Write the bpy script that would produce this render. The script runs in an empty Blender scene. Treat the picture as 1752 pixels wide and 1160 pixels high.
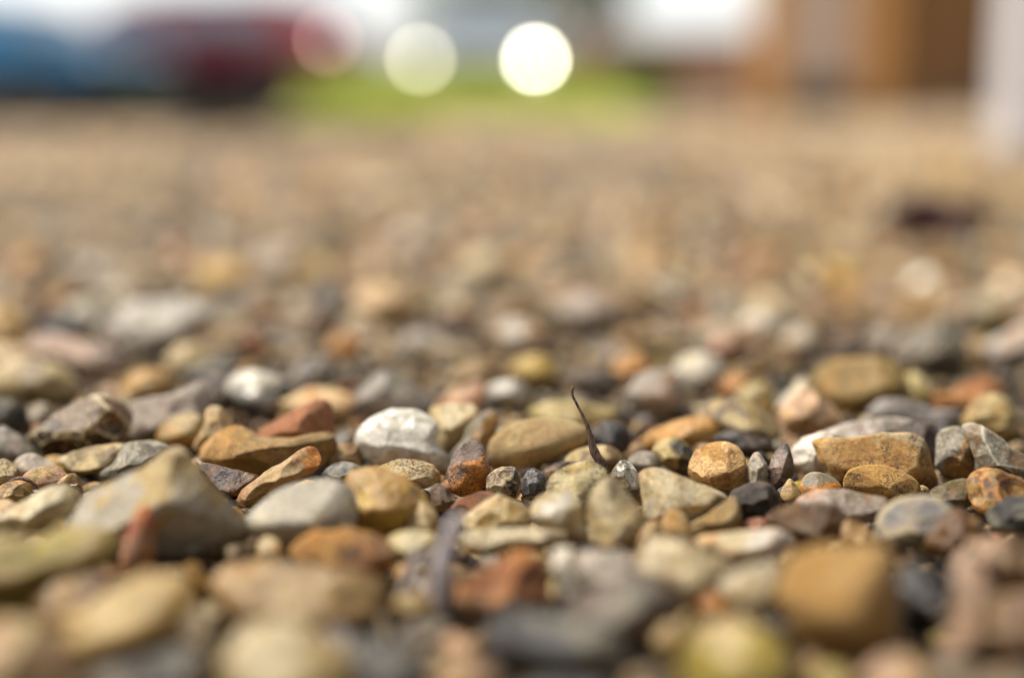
import bpy, bmesh, math, random
import numpy as np
from mathutils import Vector, Matrix

# ---------------------------------------------------------------- camera, sky, sun, exposure
sc = bpy.context.scene
CAMH, PITCH, FPX = 0.106, math.radians(9.52), 50 / 36 * 1752
cam_d = bpy.data.cameras.new('camera'); cam = bpy.data.objects.new('camera', cam_d)
sc.collection.objects.link(cam); sc.camera = cam
cam.location = (0, 0, CAMH); cam.rotation_euler = (math.pi / 2 - PITCH, 0, 0)
cam_d.lens = 50; cam_d.sensor_width = 36; cam_d.clip_start = 0.01; cam_d.clip_end = 500
cam_d.dof.use_dof = True; cam_d.dof.focus_distance = 0.391; cam_d.dof.aperture_fstop = 2.48
w = bpy.data.worlds.new('World'); sc.world = w; w.use_nodes = True
SUN_AZ, SUN_EL = math.radians(-78), math.radians(60)        # azimuth from +Y, clockwise positive
sky = w.node_tree.nodes.new('ShaderNodeTexSky'); sky.sky_type = 'NISHITA'; sky.sun_disc = False
sky.sun_elevation = SUN_EL; sky.sun_rotation = SUN_AZ; sky.air_density = 1.0; sky.dust_density = 3.0
bg = w.node_tree.nodes['Background']; bg.inputs[1].default_value = 0.058
hz_ = w.node_tree.nodes.new('ShaderNodeHueSaturation'); hz_.inputs['Saturation'].default_value = 0.30      # thin cloud: a whiter sky
tc_ = w.node_tree.nodes.new('ShaderNodeTexCoord'); sx_ = w.node_tree.nodes.new('ShaderNodeSeparateXYZ'); mr_ = w.node_tree.nodes.new('ShaderNodeMapRange')
mr_.interpolation_type = 'SMOOTHSTEP'; mr_.inputs['From Min'].default_value = 0.03; mr_.inputs['From Max'].default_value = 0.30; mr_.inputs['To Min'].default_value = 4.6; mr_.inputs['To Max'].default_value = 1.0   # cloud brightened low down, band shaped to light the stone tops
w.node_tree.links.new(tc_.outputs['Generated'], sx_.inputs[0]); w.node_tree.links.new(sx_.outputs[2], mr_.inputs['Value']); 
mb_ = w.node_tree.nodes.new('ShaderNodeMapRange'); mb_.inputs['From Min'].default_value = -0.6; mb_.inputs['From Max'].default_value = 0.7; mb_.inputs['To Min'].default_value = 0.65     # boost favours the far side, shaped to keep stone fronts darker
mu_ = w.node_tree.nodes.new('ShaderNodeMath'); mu_.operation = 'MULTIPLY'; w.node_tree.links.new(sx_.outputs[1], mb_.inputs['Value'])
w.node_tree.links.new(mb_.outputs[0], mu_.inputs[0]); w.node_tree.links.new(mr_.outputs[0], mu_.inputs[1]); w.node_tree.links.new(mu_.outputs[0], hz_.inputs['Value'])
w.node_tree.links.new(sky.outputs[0], hz_.inputs['Color']); w.node_tree.links.new(hz_.outputs[0], bg.inputs[0])
sl = bpy.data.lights.new('sun', 'SUN'); so = bpy.data.objects.new('sun', sl); sc.collection.objects.link(so)
sl.energy = 4.1; sl.angle = math.radians(24); sl.color = (1, 0.945, 0.86)
sd_ = Vector((math.sin(SUN_AZ) * math.cos(SUN_EL), math.cos(SUN_AZ) * math.cos(SUN_EL), math.sin(SUN_EL)))
so.rotation_euler = sd_.to_track_quat('Z', 'Y').to_euler()
sc.view_settings.view_transform = 'Standard'; sc.view_settings.look = 'None'
sc.view_settings.exposure = 0.62; sc.cycles.diffuse_bounces = 2; sc.view_settings.gamma = 1.0

rng = np.random.default_rng(7); random.seed(7)
CR = np.array([1., 0, 0]); CF = np.array([0, math.cos(PITCH), -math.sin(PITCH)]); CU = np.array([0, math.sin(PITCH), math.cos(PITCH)])
C0 = np.array([0, 0, CAMH])
def ray(X, Y): return CR * (X - 876) / FPX - CU * (Y - 580) / FPX + CF
def ground(X, Y, z=0.0):
    r = ray(X, Y); return C0 + r * (z - CAMH) / r[2]
def depth_of(Y, z=-0.002):
    r = ray(876, Y); return (z - CAMH) / r[2]
def proj(p):
    q = np.asarray(p) - C0; d = q @ CF
    return 876 + FPX * (q @ CR) / d, 580 - FPX * (q @ CU) / d, d

# ---------------------------------------------------------------- materials
def lin(h):
    c = [int(h[i:i + 2], 16) / 255 for i in (0, 2, 4)]
    return tuple(x / 12.92 if x <= 0.04045 else ((x + 0.055) / 1.055) ** 2.4 for x in c)
PAL = dict(tan='b89866', cream='d2c096', buff='ae8c54', ochre='c0904a', orange='cc8638', rust='945428', brick='ac7048',
           pink='c49c7c', mauve='846e62', grey='8e8674', lgrey='bcb29e', white='e2dccf', dgrey='3c3630', black='18140f',
           slate='52504e', olive='7c6e30', moss='b4a044', brown='66441f', dbrown='361f0e', taupe='82694a', peach='deb476',
           blue='8e8a88', yellow='c4a24c', lilac='a8988a', sand='c2a872', plum='3c2430', red='b05a44')
PL = {k: lin(v) for k, v in PAL.items()}

class N:
    def __init__(s, name):
        s.m = bpy.data.materials.new(name); s.m.use_nodes = True; s.t = s.m.node_tree; s.b = s.t.nodes['Principled BSDF']
    def n(s, typ, ins=None, **kw):
        x = s.t.nodes.new('ShaderNode' + typ)
        for k, v in kw.items(): setattr(x, k, v)
        for k, v in (ins or {}).items():
            if isinstance(v, bpy.types.NodeSocket): s.t.links.new(v, x.inputs[k])
            else: x.inputs[k].default_value = v
        return x
    def math(s, op, a, b=0.0, c=0.0, clamp=False):
        x = s.t.nodes.new('ShaderNodeMath'); x.operation = op; x.use_clamp = clamp
        for i, v in enumerate((a, b, c)):
            if isinstance(v, bpy.types.NodeSocket): s.t.links.new(v, x.inputs[i])
            else: x.inputs[i].default_value = v
        return x.outputs[0]
    def mix(s, f, a, b, bt='MIX'):
        x = s.t.nodes.new('ShaderNodeMix'); x.data_type = 'RGBA'; x.blend_type = bt
        for i, v in ((0, f), (6, a), (7, b)):
            if isinstance(v, bpy.types.NodeSocket): s.t.links.new(v, x.inputs[i])
            else: x.inputs[i].default_value = v if i == 0 else (*v, 1)
        return x.outputs[2]
    def noise(s, vec, scale, detail=3, rough=0.5, dist=0.0):
        return s.n('TexNoise', {'Vector': vec, 'Scale': scale, 'Detail': detail, 'Roughness': rough, 'Distortion': dist}).outputs[0]
    def sstep(s, v, a, b):
        x = s.n('MapRange', {'Value': v, 'From Min': a, 'From Max': b}, interpolation_type='SMOOTHSTEP'); return x.outputs[0]
    def set(s, k, v):
        if isinstance(v, bpy.types.NodeSocket): s.t.links.new(v, s.b.inputs[k])
        else: s.b.inputs[k].default_value = v

def stone_material(name, mode):
    """one stone shader; its colours come from each stone's own properties"""
    m = N(name)
    at = lambda a: m.n('Attribute', attribute_name=a, attribute_type=mode)
    if mode == 'OBJECT':
        oc = m.n('TexCoord').outputs['Object']
        P0 = m.n('VectorMath', {0: oc, 'Scale': at('ts').outputs['Fac']}, operation='SCALE').outputs[0]
        rn = m.n('ObjectInfo').outputs['Random']
        off = m.n('CombineXYZ', {0: m.math('MULTIPLY', rn, 37.0), 1: m.math('MULTIPLY', rn, 91.0), 2: m.math('MULTIPLY', rn, 53.0)}).outputs[0]
        P = m.n('VectorMath', {0: P0, 1: off}, operation='ADD').outputs[0]
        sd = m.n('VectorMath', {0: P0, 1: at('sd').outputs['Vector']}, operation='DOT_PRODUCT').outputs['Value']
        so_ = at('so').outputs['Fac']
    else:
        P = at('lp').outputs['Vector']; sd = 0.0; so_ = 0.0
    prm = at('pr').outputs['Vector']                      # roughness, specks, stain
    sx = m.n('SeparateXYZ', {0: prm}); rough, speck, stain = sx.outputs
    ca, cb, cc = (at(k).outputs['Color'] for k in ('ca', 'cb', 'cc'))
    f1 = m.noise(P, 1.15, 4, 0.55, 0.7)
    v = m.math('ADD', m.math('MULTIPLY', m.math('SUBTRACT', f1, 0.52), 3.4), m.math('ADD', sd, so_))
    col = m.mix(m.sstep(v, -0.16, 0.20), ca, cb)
    f2 = m.noise(P, 2.1, 5, 0.62, 0.5)
    col = m.mix(m.math('MULTIPLY', m.sstep(f2, 0.52, 0.66), stain), col, cc)
    # thin wandering bands and hairline veins as in flint
    f5 = m.noise(P, 1.3, 3, 0.5, 1.4)
    vein = m.sstep(m.math('ABSOLUTE', m.math('SUBTRACT', f5, 0.5)), 0.0, 0.018)
    col = m.mix(m.math('MULTIPLY', m.math('SUBTRACT', 1.0, vein), 0.35), col, cc)
    # brown and olive staining in soft-edged patches
    f6 = m.noise(P, 1.7, 5, 0.6, 0.9); f7 = m.noise(P, 0.8, 2, 0.5)
    tint = m.mix(m.sstep(f7, .45, .55), (0.50, 0.36, 0.20), (0.50, 0.47, 0.30))
    col = m.mix(m.math('MULTIPLY', m.sstep(f6, 0.50, 0.64), m.math('ADD', .15, m.math('MULTIPLY', stain, 0.9)), clamp=True), col, m.mix(1.0, col, tint, 'MULTIPLY'))
    f3 = m.noise(P, 13.0, 8, 0.78)
    mot = m.math('ADD', -0.30, m.math('MULTIPLY', f3, 2.55), clamp=False)
    col = m.mix(1.0, col, m.n('CombineColor', {0: mot, 1: mot, 2: mot}).outputs[0], 'MULTIPLY')
    # pores and black specks, gathered in patches
    f4 = m.noise(P, 17.0, 4, 0.6)
    patch = m.sstep(m.noise(P, 1.6, 2), 0.40, 0.58)
    pore = m.math('MULTIPLY', m.sstep(f4, 0.53, 0.575), m.math('MULTIPLY', patch, speck), clamp=True)
    col = m.mix(pore, col, (0.035, 0.03, 0.018))
    if mode == 'OBJECT':
        pt = m.n('NewGeometry').outputs['Pointiness']
        edge = m.math('MULTIPLY', m.sstep(m.math('ADD', pt, m.math('MULTIPLY', m.math('SUBTRACT', f2, 0.5), 0.05)), 0.504, 0.532), at('ed').outputs['Fac'])
        col = m.mix(edge, col, cc)
    hs = m.n('HueSaturation', {'Color': col, 'Saturation': 1.0, 'Value': 1.0}); m.set('Base Color', hs.outputs[0])
    m.set('Roughness', m.math('ADD', m.math('MULTIPLY', rough, .85), m.math('MULTIPLY', m.math('SUBTRACT', f2, 0.5), 0.6), clamp=True))
    m.set('IOR', 1.5)
    h = m.math('SUBTRACT', m.math('ADD', m.math('MULTIPLY', f3, 0.55), m.math('MULTIPLY', f2, 0.9)), m.math('MULTIPLY', pore, 0.35))
    bs = m.math('MULTIPLY', m.sstep(rough, 0.12, 0.6), 0.55)
    bump = m.n('Bump', {'Height': h, 'Strength': m.math('ADD', bs, 0.12), 'Distance': 0.0026})
    m.set('Normal', bump.outputs[0])
    return m.m
M_STONE = stone_material('stone', 'OBJECT'); M_BED = stone_material('gravel_stone', 'GEOMETRY')

def plain(name, col, rough=0.6, noise=0.0, scale=5.0, metal=0.0, emit=None, strength=0.0, col2=None, coat=0.0):
    m = N(name)
    if rough >= .9: m.set('Specular IOR Level', .05)
    if noise or col2:
        oc = m.n('TexCoord').outputs['Object']; f = m.noise(oc, scale, 5, 0.6)
        c2 = col2 or tuple(x * (1 - noise) for x in col)
        m.set('Base Color', m.mix(m.sstep(f, 0.35, 0.65), col, c2))
    else: m.set('Base Color', (*col, 1))
    m.set('Roughness', rough); m.set('Metallic', metal); m.set('Coat Weight', coat)
    if emit: m.set('Emission Color', (*emit, 1)); m.set('Emission Strength', strength)
    return m.m

# ---------------------------------------------------------------- object helpers
def tag(o, label=None, cat=None, group=None, kind=None):
    for k, v in (('label', label), ('category', cat), ('group', group), ('kind', kind)):
        if v: o[k] = v
    return o
def mesh_obj(name, verts, faces, mat, parent=None, smooth=False):
    me = bpy.data.meshes.new(name); me.from_pydata([tuple(v) for v in verts], [], [tuple(f) for f in faces]); me.materials.append(mat)
    if smooth: me.polygons.foreach_set('use_smooth', [True] * len(me.polygons))
    me.update(); o = bpy.data.objects.new(name, me); sc.collection.objects.link(o)
    if parent: o.parent = parent
    return o
def empty(name, loc, rz=0, **kw):
    o = bpy.data.objects.new(name, None); sc.collection.objects.link(o); o.location = loc; o.rotation_euler.z = rz
    o.empty_display_size = 0.1; tag(o, **kw); return o
def bm_obj(name, bm, mat, parent=None, smooth=False, bevel=0.0):
    if bevel: bmesh.ops.bevel(bm, geom=bm.edges[:], offset=bevel, segments=2, affect='EDGES', clamp_overlap=True)
    me = bpy.data.meshes.new(name); bm.to_mesh(me); bm.free(); me.materials.append(mat)
    if smooth: me.polygons.foreach_set('use_smooth', [True] * len(me.polygons))
    o = bpy.data.objects.new(name, me); sc.collection.objects.link(o)
    if parent: o.parent = parent
    return o
def box(bm, x0, x1, y0, y1, z0, z1):
    v = [bm.verts.new((x, y, z)) for z in (z0, z1) for y in (y0, y1) for x in (x0, x1)]
    for f in ((0, 2, 3, 1), (4, 5, 7, 6), (0, 1, 5, 4), (2, 6, 7, 3), (0, 4, 6, 2), (1, 3, 7, 5)): bm.faces.new([v[i] for i in f])
def BX(name, mat, parent, *b, bevel=0.0):
    bm = bmesh.new(); box(bm, *b); return bm_obj(name, bm, mat, parent, bevel=bevel)

# ---------------------------------------------------------------- stone geometry
ICO = {}
for lv in (2, 3, 4, 5, 6):
    bm = bmesh.new(); bmesh.ops.create_icosphere(bm, subdivisions=lv, radius=1.0); bm.verts.ensure_lookup_table()
    V = np.array([v.co[:] for v in bm.verts]); V /= np.linalg.norm(V, axis=1)[:, None]
    ICO[lv] = (V, np.array([[v.index for v in f.verts] for f in bm.faces], dtype=np.int32)); bm.free()

def lattice(seed):
    return np.random.default_rng(seed).random((16, 16, 16))
LAT = lattice(3)
def vnoise(P, freq, off=0.0):
    Q = P * freq + off; i = np.floor(Q).astype(int); f = Q - i; f = f * f * (3 - 2 * f); r = 0
    for dx in (0, 1):
        for dy in (0, 1):
            for dz in (0, 1):
                wgt = (f[:, 0] if dx else 1 - f[:, 0]) * (f[:, 1] if dy else 1 - f[:, 1]) * (f[:, 2] if dz else 1 - f[:, 2])
                r = r + wgt * LAT[(i[:, 0] + dx) % 16, (i[:, 1] + dy) % 16, (i[:, 2] + dz) % 16]
    return r - 0.5
def fractal(P, freq, off, octs=3):
    return sum(vnoise(P, freq * 2 ** k, off + 7 * k) / 2 ** k for k in range(octs))
def plane_body(V, Nn, D, p):
    q = np.maximum(V @ Nn.T, 0) / D
    return np.power(np.power(q, p).sum(1), -1.0 / p)
def scoop(P, C, R):
    d = P - C; L = np.linalg.norm(d, axis=1); ins = L < R
    P[ins] = C + d[ins] / L[ins, None] * R
def make_mesh(name, P, F, mat):
    me = bpy.data.meshes.new(name); me.vertices.add(len(P)); me.vertices.foreach_set('co', P.astype(np.float32).ravel())
    me.loops.add(F.size); me.loops.foreach_set('vertex_index', F.ravel().astype(np.int32))
    me.polygons.add(len(F)); me.polygons.foreach_set('loop_start', np.arange(0, F.size, 3, dtype=np.int32))
    me.polygons.foreach_set('use_smooth', np.ones(len(F), dtype=bool)); me.update(calc_edges=True); me.materials.append(mat)
    return me

HEROES = []
def catmull(P, n=6):
    P = np.array(P, float); out = []
    for i in range(len(P)):
        a, b, c, d = P[i - 1], P[i], P[(i + 1) % len(P)], P[(i + 2) % len(P)]
        for k in range(n):
            t = k / n; out.append(0.5 * ((2 * b) + (c - a) * t + (2 * a - 5 * b + 4 * c - d) * t * t + (3 * b - a - 3 * c + d) * t ** 3))
    return np.array(out)
def hull(P):
    P = sorted(map(tuple, P)); h = []
    for seq in (P, P[::-1]):
        c = []
        for q in seq:
            while len(c) > 1 and (c[-1][0] - c[-2][0]) * (q[1] - c[-2][1]) - (c[-1][1] - c[-2][1]) * (q[0] - c[-2][0]) <= 0: c.pop()
            c.append(q)
        h += c[:-1]
    return np.array(h)

def S(k, ext, name, cols, pts, yb=None, p=None, T=None, rough=0.33, speck=0.35, stain=0.5, ed=0.35, sd=(0, 0, 0), so=0.0, sc_=None, tt=48, amp=None, fc=(), lv=None, dz=0.0):
    """one stone: k = short phrase for it, ext = rest of its label, pts = its outline as seen from the front"""
    raw = np.array([tuple(map(float, q.split(','))) for q in pts.split()])
    if p is None: p = 30 if 'flint' in name or 'brick' in name else 8 if name == 'pebble' else 14
    if sc_ is None: sc_ = 3 if 'flint' in name else 0 if name == 'pebble' else 2
    if amp is None: amp = .03 if name == 'pebble' else .055
    if yb is None: yb = raw[:, 1].max()
    HEROES.append(dict(k=k, ext=ext, name=name, cols=cols.split(), raw=raw, yb=yb, p=p, T=T, rough=rough, speck=speck, stain=stain,
                       ed=ed, sd=sd, so=so, sc=sc_, tt=tt, amp=amp, fc=fc, lv=lv, dz=dz))

def build_hero(h, idx):
    r = np.random.default_rng(100 + idx)
    raw = h['raw'].copy(); cen = (raw.max(0) + raw.min(0)) / 2 * 0.5 + raw.mean(0) * 0.5
    O = catmull(raw) - cen; O[:, 1] *= -1
    wpx, hpx = np.ptp(O[:, 0]), np.ptp(O[:, 1])
    T = h['T'] or 0.46 * math.sqrt(wpx * hpx) * (0.9 + 0.25 * r.random())
    H = hull(O); pl = []
    # merge hull edges by direction
    e = np.roll(H, -1, 0) - H; L = np.hypot(*e.T); nrm = np.stack([e[:, 1], -e[:, 0]], 1) / np.maximum(L, 1e-6)[:, None]
    ang = np.arctan2(nrm[:, 1], nrm[:, 0]); used = []
    for i in np.argsort(-L):
        if all(abs((ang[i] - a + math.pi) % (2 * math.pi) - math.pi) > 0.42 for a in used): used.append(ang[i])
    for a in used:
        m = np.array([math.cos(a), math.sin(a)]); d = (H @ m).max()
        if d < 3: d = 3
        up = max(0, m[1])
        for s in (1, -1):
            t = math.radians(r.uniform(12, 48) * (1 - up) + up * (h['tt'] + r.uniform(-8, 8))) if s > 0 else math.radians(r.uniform(10, 45))
            pl.append((m[0] * math.cos(t), m[1] * math.cos(t), s * math.sin(t), d * math.cos(t)))
    for s in (1, -1):
        n = np.array([r.uniform(-.28, .28), r.uniform(-.1, .3), s]); n /= np.linalg.norm(n); pl.append((*n, T * r.uniform(.88, 1.0)))
    pl += [tuple(np.array(f[:3]) / np.linalg.norm(f[:3])) + (f[3],) for f in h['fc']]
    pl = np.array(pl)
    lv = h['lv'] or (6 if 770 < h['yb'] < 900 and wpx > 95 else 5 if 740 < h['yb'] < 975 else 4)
    V, F = ICO[lv]
    P = V * plane_body(V, pl[:, :3], pl[:, 3], h['p'])[:, None]
    size = math.sqrt(wpx * hpx) / 2
    for _ in range(h['sc']):
        dvec = np.array([r.uniform(-1, 1), r.uniform(-.5, 1), r.uniform(.35, 1)]); dvec /= np.linalg.norm(dvec)
        i = np.argmax(P @ dvec); Rs = size * r.uniform(.8, 2.2)
        st = np.array([r.uniform(.7, 1.5), r.uniform(.7, 1.3), 1.0]); Q = P / st
        d2 = dvec / st; d2 /= np.linalg.norm(d2); scoop(Q, Q[i] + d2 * (Rs - size * r.uniform(.10, .26)), Rs); P = Q * st
    if h['name'] != 'pebble' and h['k'] != 'big ochre stone':      # chipped faces
        for _ in range(9):
            dv = np.array([r.uniform(-1, 1), r.uniform(-.7, 1), r.uniform(.1, 1)]); dv /= np.linalg.norm(dv)
            q = P @ dv; ex = q - q.max() * r.uniform(.80, .95); m_ = ex > 0; P[m_] -= dv * ex[m_, None] * .94
    if h['name'] != 'pebble' and h['sc'] and r.random() < .75:      # a hollow broken out of the lower front, under an overhanging rim
        dvec = np.array([r.uniform(-.8, .8), r.uniform(-.75, -.25), .75]); dvec /= np.linalg.norm(dvec)
        st = np.array([r.uniform(1.0, 1.7), r.uniform(.6, .9), 1.0]); Q = P / st; d2 = dvec / st; d2 /= np.linalg.norm(d2)
        i = np.argmax(Q @ d2); Rs = size * r.uniform(.6, 1.0); scoop(Q, Q[i] + d2 * (Rs - size * r.uniform(.22, .40)), Rs); P = Q * st
    # match the outline
    th = np.arctan2(P[:, 1], P[:, 0]); rho = np.hypot(P[:, 0], P[:, 1]); nb = 96
    bi = ((th + math.pi) / (2 * math.pi) * nb).astype(int) % nb
    Rb = np.zeros(nb); np.maximum.at(Rb, bi, rho)
    oth = np.arctan2(O[:, 1], O[:, 0]); orh = np.hypot(O[:, 0], O[:, 1]); od = np.argsort(oth)
    cg = (np.arange(nb) + .5) / nb * 2 * math.pi - math.pi
    Rt = np.interp(cg, np.r_[oth[od] - 2 * math.pi, oth[od], oth[od] + 2 * math.pi], np.tile(orh[od], 3))
    g = Rt / np.maximum(Rb, 1e-3); g = np.clip((g + np.roll(g, 1) + np.roll(g, -1)) / 3, .5, 1.6)
    gg = np.interp(th, np.r_[cg - 2 * math.pi, cg, cg + 2 * math.pi], np.tile(g, 3)); rb = np.interp(th, np.r_[cg - 2 * math.pi, cg, cg + 2 * math.pi], np.tile(Rb, 3))
    wg = np.clip(rho / np.maximum(rb, 1e-3), 0, 1) ** 1.6
    P[:, :2] *= (1 + (gg - 1) * wg)[:, None]
    # surface roughness of the mesh itself
    nv = V; off = idx * 3.7
    disp = fractal(P / size, 1.3, off, 2) * h['amp'] + fractal(P / size, 5.0, off + 40, 3) * h['amp'] * .55
    disp += (.16 - np.abs(vnoise(P / size, 2.1, off + 11))) * h['amp'] * 1.6 * (h['p'] > 9)
    P += nv * (disp * size)[:, None]
    zc = depth_of(h['yb']) + h['dz']
    px = zc / FPX; zc += 0.35 * T * px; px = zc / FPX
    c3 = C0 + zc * (CR * (cen[0] - 876) / FPX - CU * (cen[1] - 580) / FPX + CF)
    W = (P[:, :1] * CR + P[:, 1:2] * CU - P[:, 2:3] * CF) * px
    base = c3 + np.array([0, 0, W[:, 2].min()]); W = W + (c3 - base)
    me = make_mesh(h['name'], W, F, M_STONE)
    o = bpy.data.objects.new(h['name'], me); sc.collection.objects.link(o); o.location = base
    a, b, c = (PL[q] for q in (h['cols'] + h['cols'][-1:] * 2)[:3])
    o['ca'] = a; o['cb'] = b; o['cc'] = c; o['pr'] = (h['rough'], h['speck'], h['stain']); o['ts'] = 100.0; o['ed'] = h['ed']
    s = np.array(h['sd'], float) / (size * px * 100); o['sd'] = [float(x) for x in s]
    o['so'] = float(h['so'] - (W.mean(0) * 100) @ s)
    tag(o, h['k'] + (' ' + h['ext'] if h['ext'] else ''), 'twig' if 'twig' in h['name'] else 'stone', 'loose stones of the gravel drive')
    h['zc'] = zc; h['obj'] = o; h['poly'] = O * [1, -1] + cen; h['cen'] = cen
    return o
# ---------------------------------------------------------------- the stones one can make out, front rows to back rows
F_, G_, B_ = 'flint_stone', 'gravel_stone', 'pebble'
# -- rows in focus
S('rough brick-red wedge stone', 'with a sharp peak, standing behind the long ochre stone', 'brick_fragment', 'brick brick pink', '438,740 462,722 490,706 520,692 548,685 562,690 568,712 573,748 562,772 520,784 470,775 445,760', 792, p=18, rough=.85, speck=.5, stain=.25, ed=.2, sc_=0, amp=.06, fc=((.85, .1, .5, 42),), tt=28)
S('long curved ochre stone', 'with a grey hump and an orange left tip', G_, 'buff ochre brown', '335,777 348,755 372,737 402,726 428,734 446,751 480,757 515,746 545,735 566,738 577,752 577,768 558,792 535,810 500,812 450,815 400,805 352,794', 816, p=9, rough=.5, stain=.5, sd=(-.8, 0, -.5), so=-.1, tt=25)
S('dark brown underlying stone', 'in the shadow beneath the long curved ochre stone', G_, 'dbrown brown brown', '340,792 400,803 445,815 440,838 405,856 365,850 345,828', 850, speck=.1)
S('tan and rust sliver', 'leaning diagonally below the long curved ochre stone', F_, 'tan orange rust', '402,853 420,832 450,810 490,785 518,765 535,763 547,782 545,800 525,815 500,822 470,838 440,855 412,868', 868, rough=.4, sd=(.8, 0, -.5), so=-.2, tt=20)
S('small hooked banded stone', 'poking up behind the grey hump of the long curved ochre stone', F_, 'tan peach cream', '350,706 357,696 370,693 382,700 392,718 402,735 392,755 362,768 336,772 330,760 345,736 351,720', 790, rough=.4, stain=.8)
S('chalky grey humped stone', 'with dark dents, half hidden behind the big cream boulder-like stone', F_, 'lgrey grey slate', '165,812 185,800 197,785 203,772 215,758 240,753 265,755 283,762 296,778 285,802 240,822 190,822', 824, rough=.75, speck=.2, sc_=2)
S('big blurred cream stone', 'with a brown hollowed front, largest in the lower left', F_, 'lgrey sand taupe', '105,925 118,880 150,840 200,815 240,800 280,770 305,765 330,785 360,830 395,870 420,905 410,930 370,952 310,965 250,962 190,952 130,945', 965, rough=.4, stain=.2, sd=(0, 0, 1), so=-.1, sc_=0, tt=52, fc=((.3, -.8, .55, 40), (-.5, .5, .7, 66), (.6, .35, .6, 74)))
S('pale streaked slab', 'with a blue grey streak, leaning against the big cream stone', F_, 'cream sand slate', '-30,905 0,880 40,858 75,835 105,828 130,845 128,870 100,895 60,915 20,925 -20,930', 930, sd=(0, 0, 0), tt=50)
S('yellow green capped stone', 'shade painted olive underneath, below the pale streaked slab', G_, 'olive moss buff', '-60,950 -20,928 60,918 110,904 170,905 195,925 182,960 150,985 110,1002 60,1040 0,1060 -60,1050', 1062, sd=(0, 0, 1.2), so=-.5, tt=55, T=70)  # lower part coloured dark olive to stand for shade beneath the cap
S('small salmon red stone', 'standing upright against the hollow of the big cream stone', B_, 'red pink orange', '210,935 225,895 238,870 254,868 265,890 263,930 260,965 235,985 210,975', 985, T=22, rough=.6)
S('big soft yellow pebble', 'tilted, nearest the lower left corner', B_, 'sand yellow ochre', '105,1110 120,1060 160,1030 210,997 260,985 310,985 328,1005 325,1042 300,1072 250,1112 190,1136 130,1136', 1138, p=6, sc_=0, sd=(.6, 0, -.6), so=-.2)
S('taupe stone', 'between the yellow green capped stone and the big soft yellow pebble', G_, 'taupe buff brown', '60,1050 80,1010 112,990 160,983 185,1005 160,1050 115,1085 72,1092', 1090)
S('pinkish tan stone', 'in the lower left corner', G_, 'sand pink tan', '-50,1080 20,1062 60,1068 108,1105 125,1160 120,1205 0,1220 -60,1190', 1215, p=7, tt=55)
S('dark taupe stone', 'at the lower edge under the big soft yellow pebble', G_, 'dgrey taupe grey', '150,1158 230,1130 300,1112 342,1122 352,1170 300,1210 180,1212', 1214)
S('narrow taupe stone', 'between the big soft yellow pebble and the cream egg-like stone', G_, 'taupe grey olive', '322,1052 346,1045 376,1088 398,1130 372,1152 332,1124 314,1082', 1152)
S('long flesh-coloured stone', 'lying flat with a purple brown left end', G_, 'tan peach brown', '358,1002 380,976 430,962 500,965 570,975 620,985 650,1010 656,1040 630,1062 560,1074 470,1070 410,1062 375,1042', 1074, p=8, sc_=0, tt=48, sd=(-.8, 0, 0), so=-.75)
S('cream egg-like stone', 'whitish on top, at the lower edge', B_, 'cream sand tan', '392,1130 408,1090 440,1070 490,1062 540,1080 580,1110 602,1150 600,1205 500,1222 400,1205', 1216, p=7, sc_=0, sd=(.8, 0, 0), so=-.25, tt=52)
S('pale grey oval stone', 'with a purple dent, left of the yellow lump stone', B_, 'lgrey cream slate', '420,890 440,865 480,836 530,820 580,822 605,845 612,880 600,915 570,935 520,945 470,937 430,915', 944, p=7, sc_=0, tt=52, sd=(0, 0, -.3), so=-.2, stain=.2)
S('yellow lump stone', 'with an orange band, above the orange brown stone', G_, 'buff yellow ochre', '590,850 592,817 610,802 650,800 690,815 720,840 742,870 748,895 705,905 690,922 620,925 595,905', 926, sd=(0, 0, -1.0), so=.25, sc_=0, fc=((.9, -.2, .45, 48),), tt=46)
S('small buff stone', 'tucked against the right side of the yellow lump stone', G_, 'tan cream buff', '692,882 702,864 725,858 745,880 752,905 735,922 702,920', 924, T=18)
S('orange brown stone', 'with a dark front, under the pale grey oval stone', G_, 'brown ochre orange', '488,948 520,920 570,908 620,910 660,930 672,965 640,988 580,982 520,968', 988, sd=(-.7, 0, .7), tt=58, rough=.5)
S('cream chip', 'right of the orange brown stone, beside the lilac stalk', G_, 'cream sand moss', '662,925 690,908 740,912 750,935 730,966 690,962 668,946', 966)
S('round honey pebble', 'under the purple dent of the pale grey oval stone', B_, 'peach cream tan', '440,932 455,918 475,924 484,944 472,960 448,962', 963, p=6, sc_=0)
S('small buff pebble', 'below the foot of the lilac stalk', B_, 'buff olive ochre', '666,1036 690,1015 725,1020 740,1040 716,1058 680,1056', 1060)
S('small grey brown stone', 'between the cream egg-like stone and the big slate pebble', G_, 'taupe dgrey grey', '680,1084 720,1062 760,1065 772,1092 732,1112 690,1108', 1112)
S('blackish slate stone', 'at the lower edge right of the cream egg-like stone', F_, 'dgrey slate grey', '590,1112 640,1095 700,1110 742,1142 722,1192 640,1202 590,1172', 1198, rough=.35)
S('pinkish brown pebble', 'at the lower edge below the big slate pebble', B_, 'pink buff brown', '742,1152 780,1122 820,1130 852,1166 832,1204 760,1204', 1206, p=7)
S('salmon pink brick-like stone', 'with an orange corner, left of the big slate pebble', 'brick_fragment', 'brick pink orange', '778,1016 800,990 850,966 890,945 925,955 941,985 938,1020 915,1040 850,1050 800,1046', 1050, rough=.65, sd=(-.3, 0, -.9), tt=46)
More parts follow.
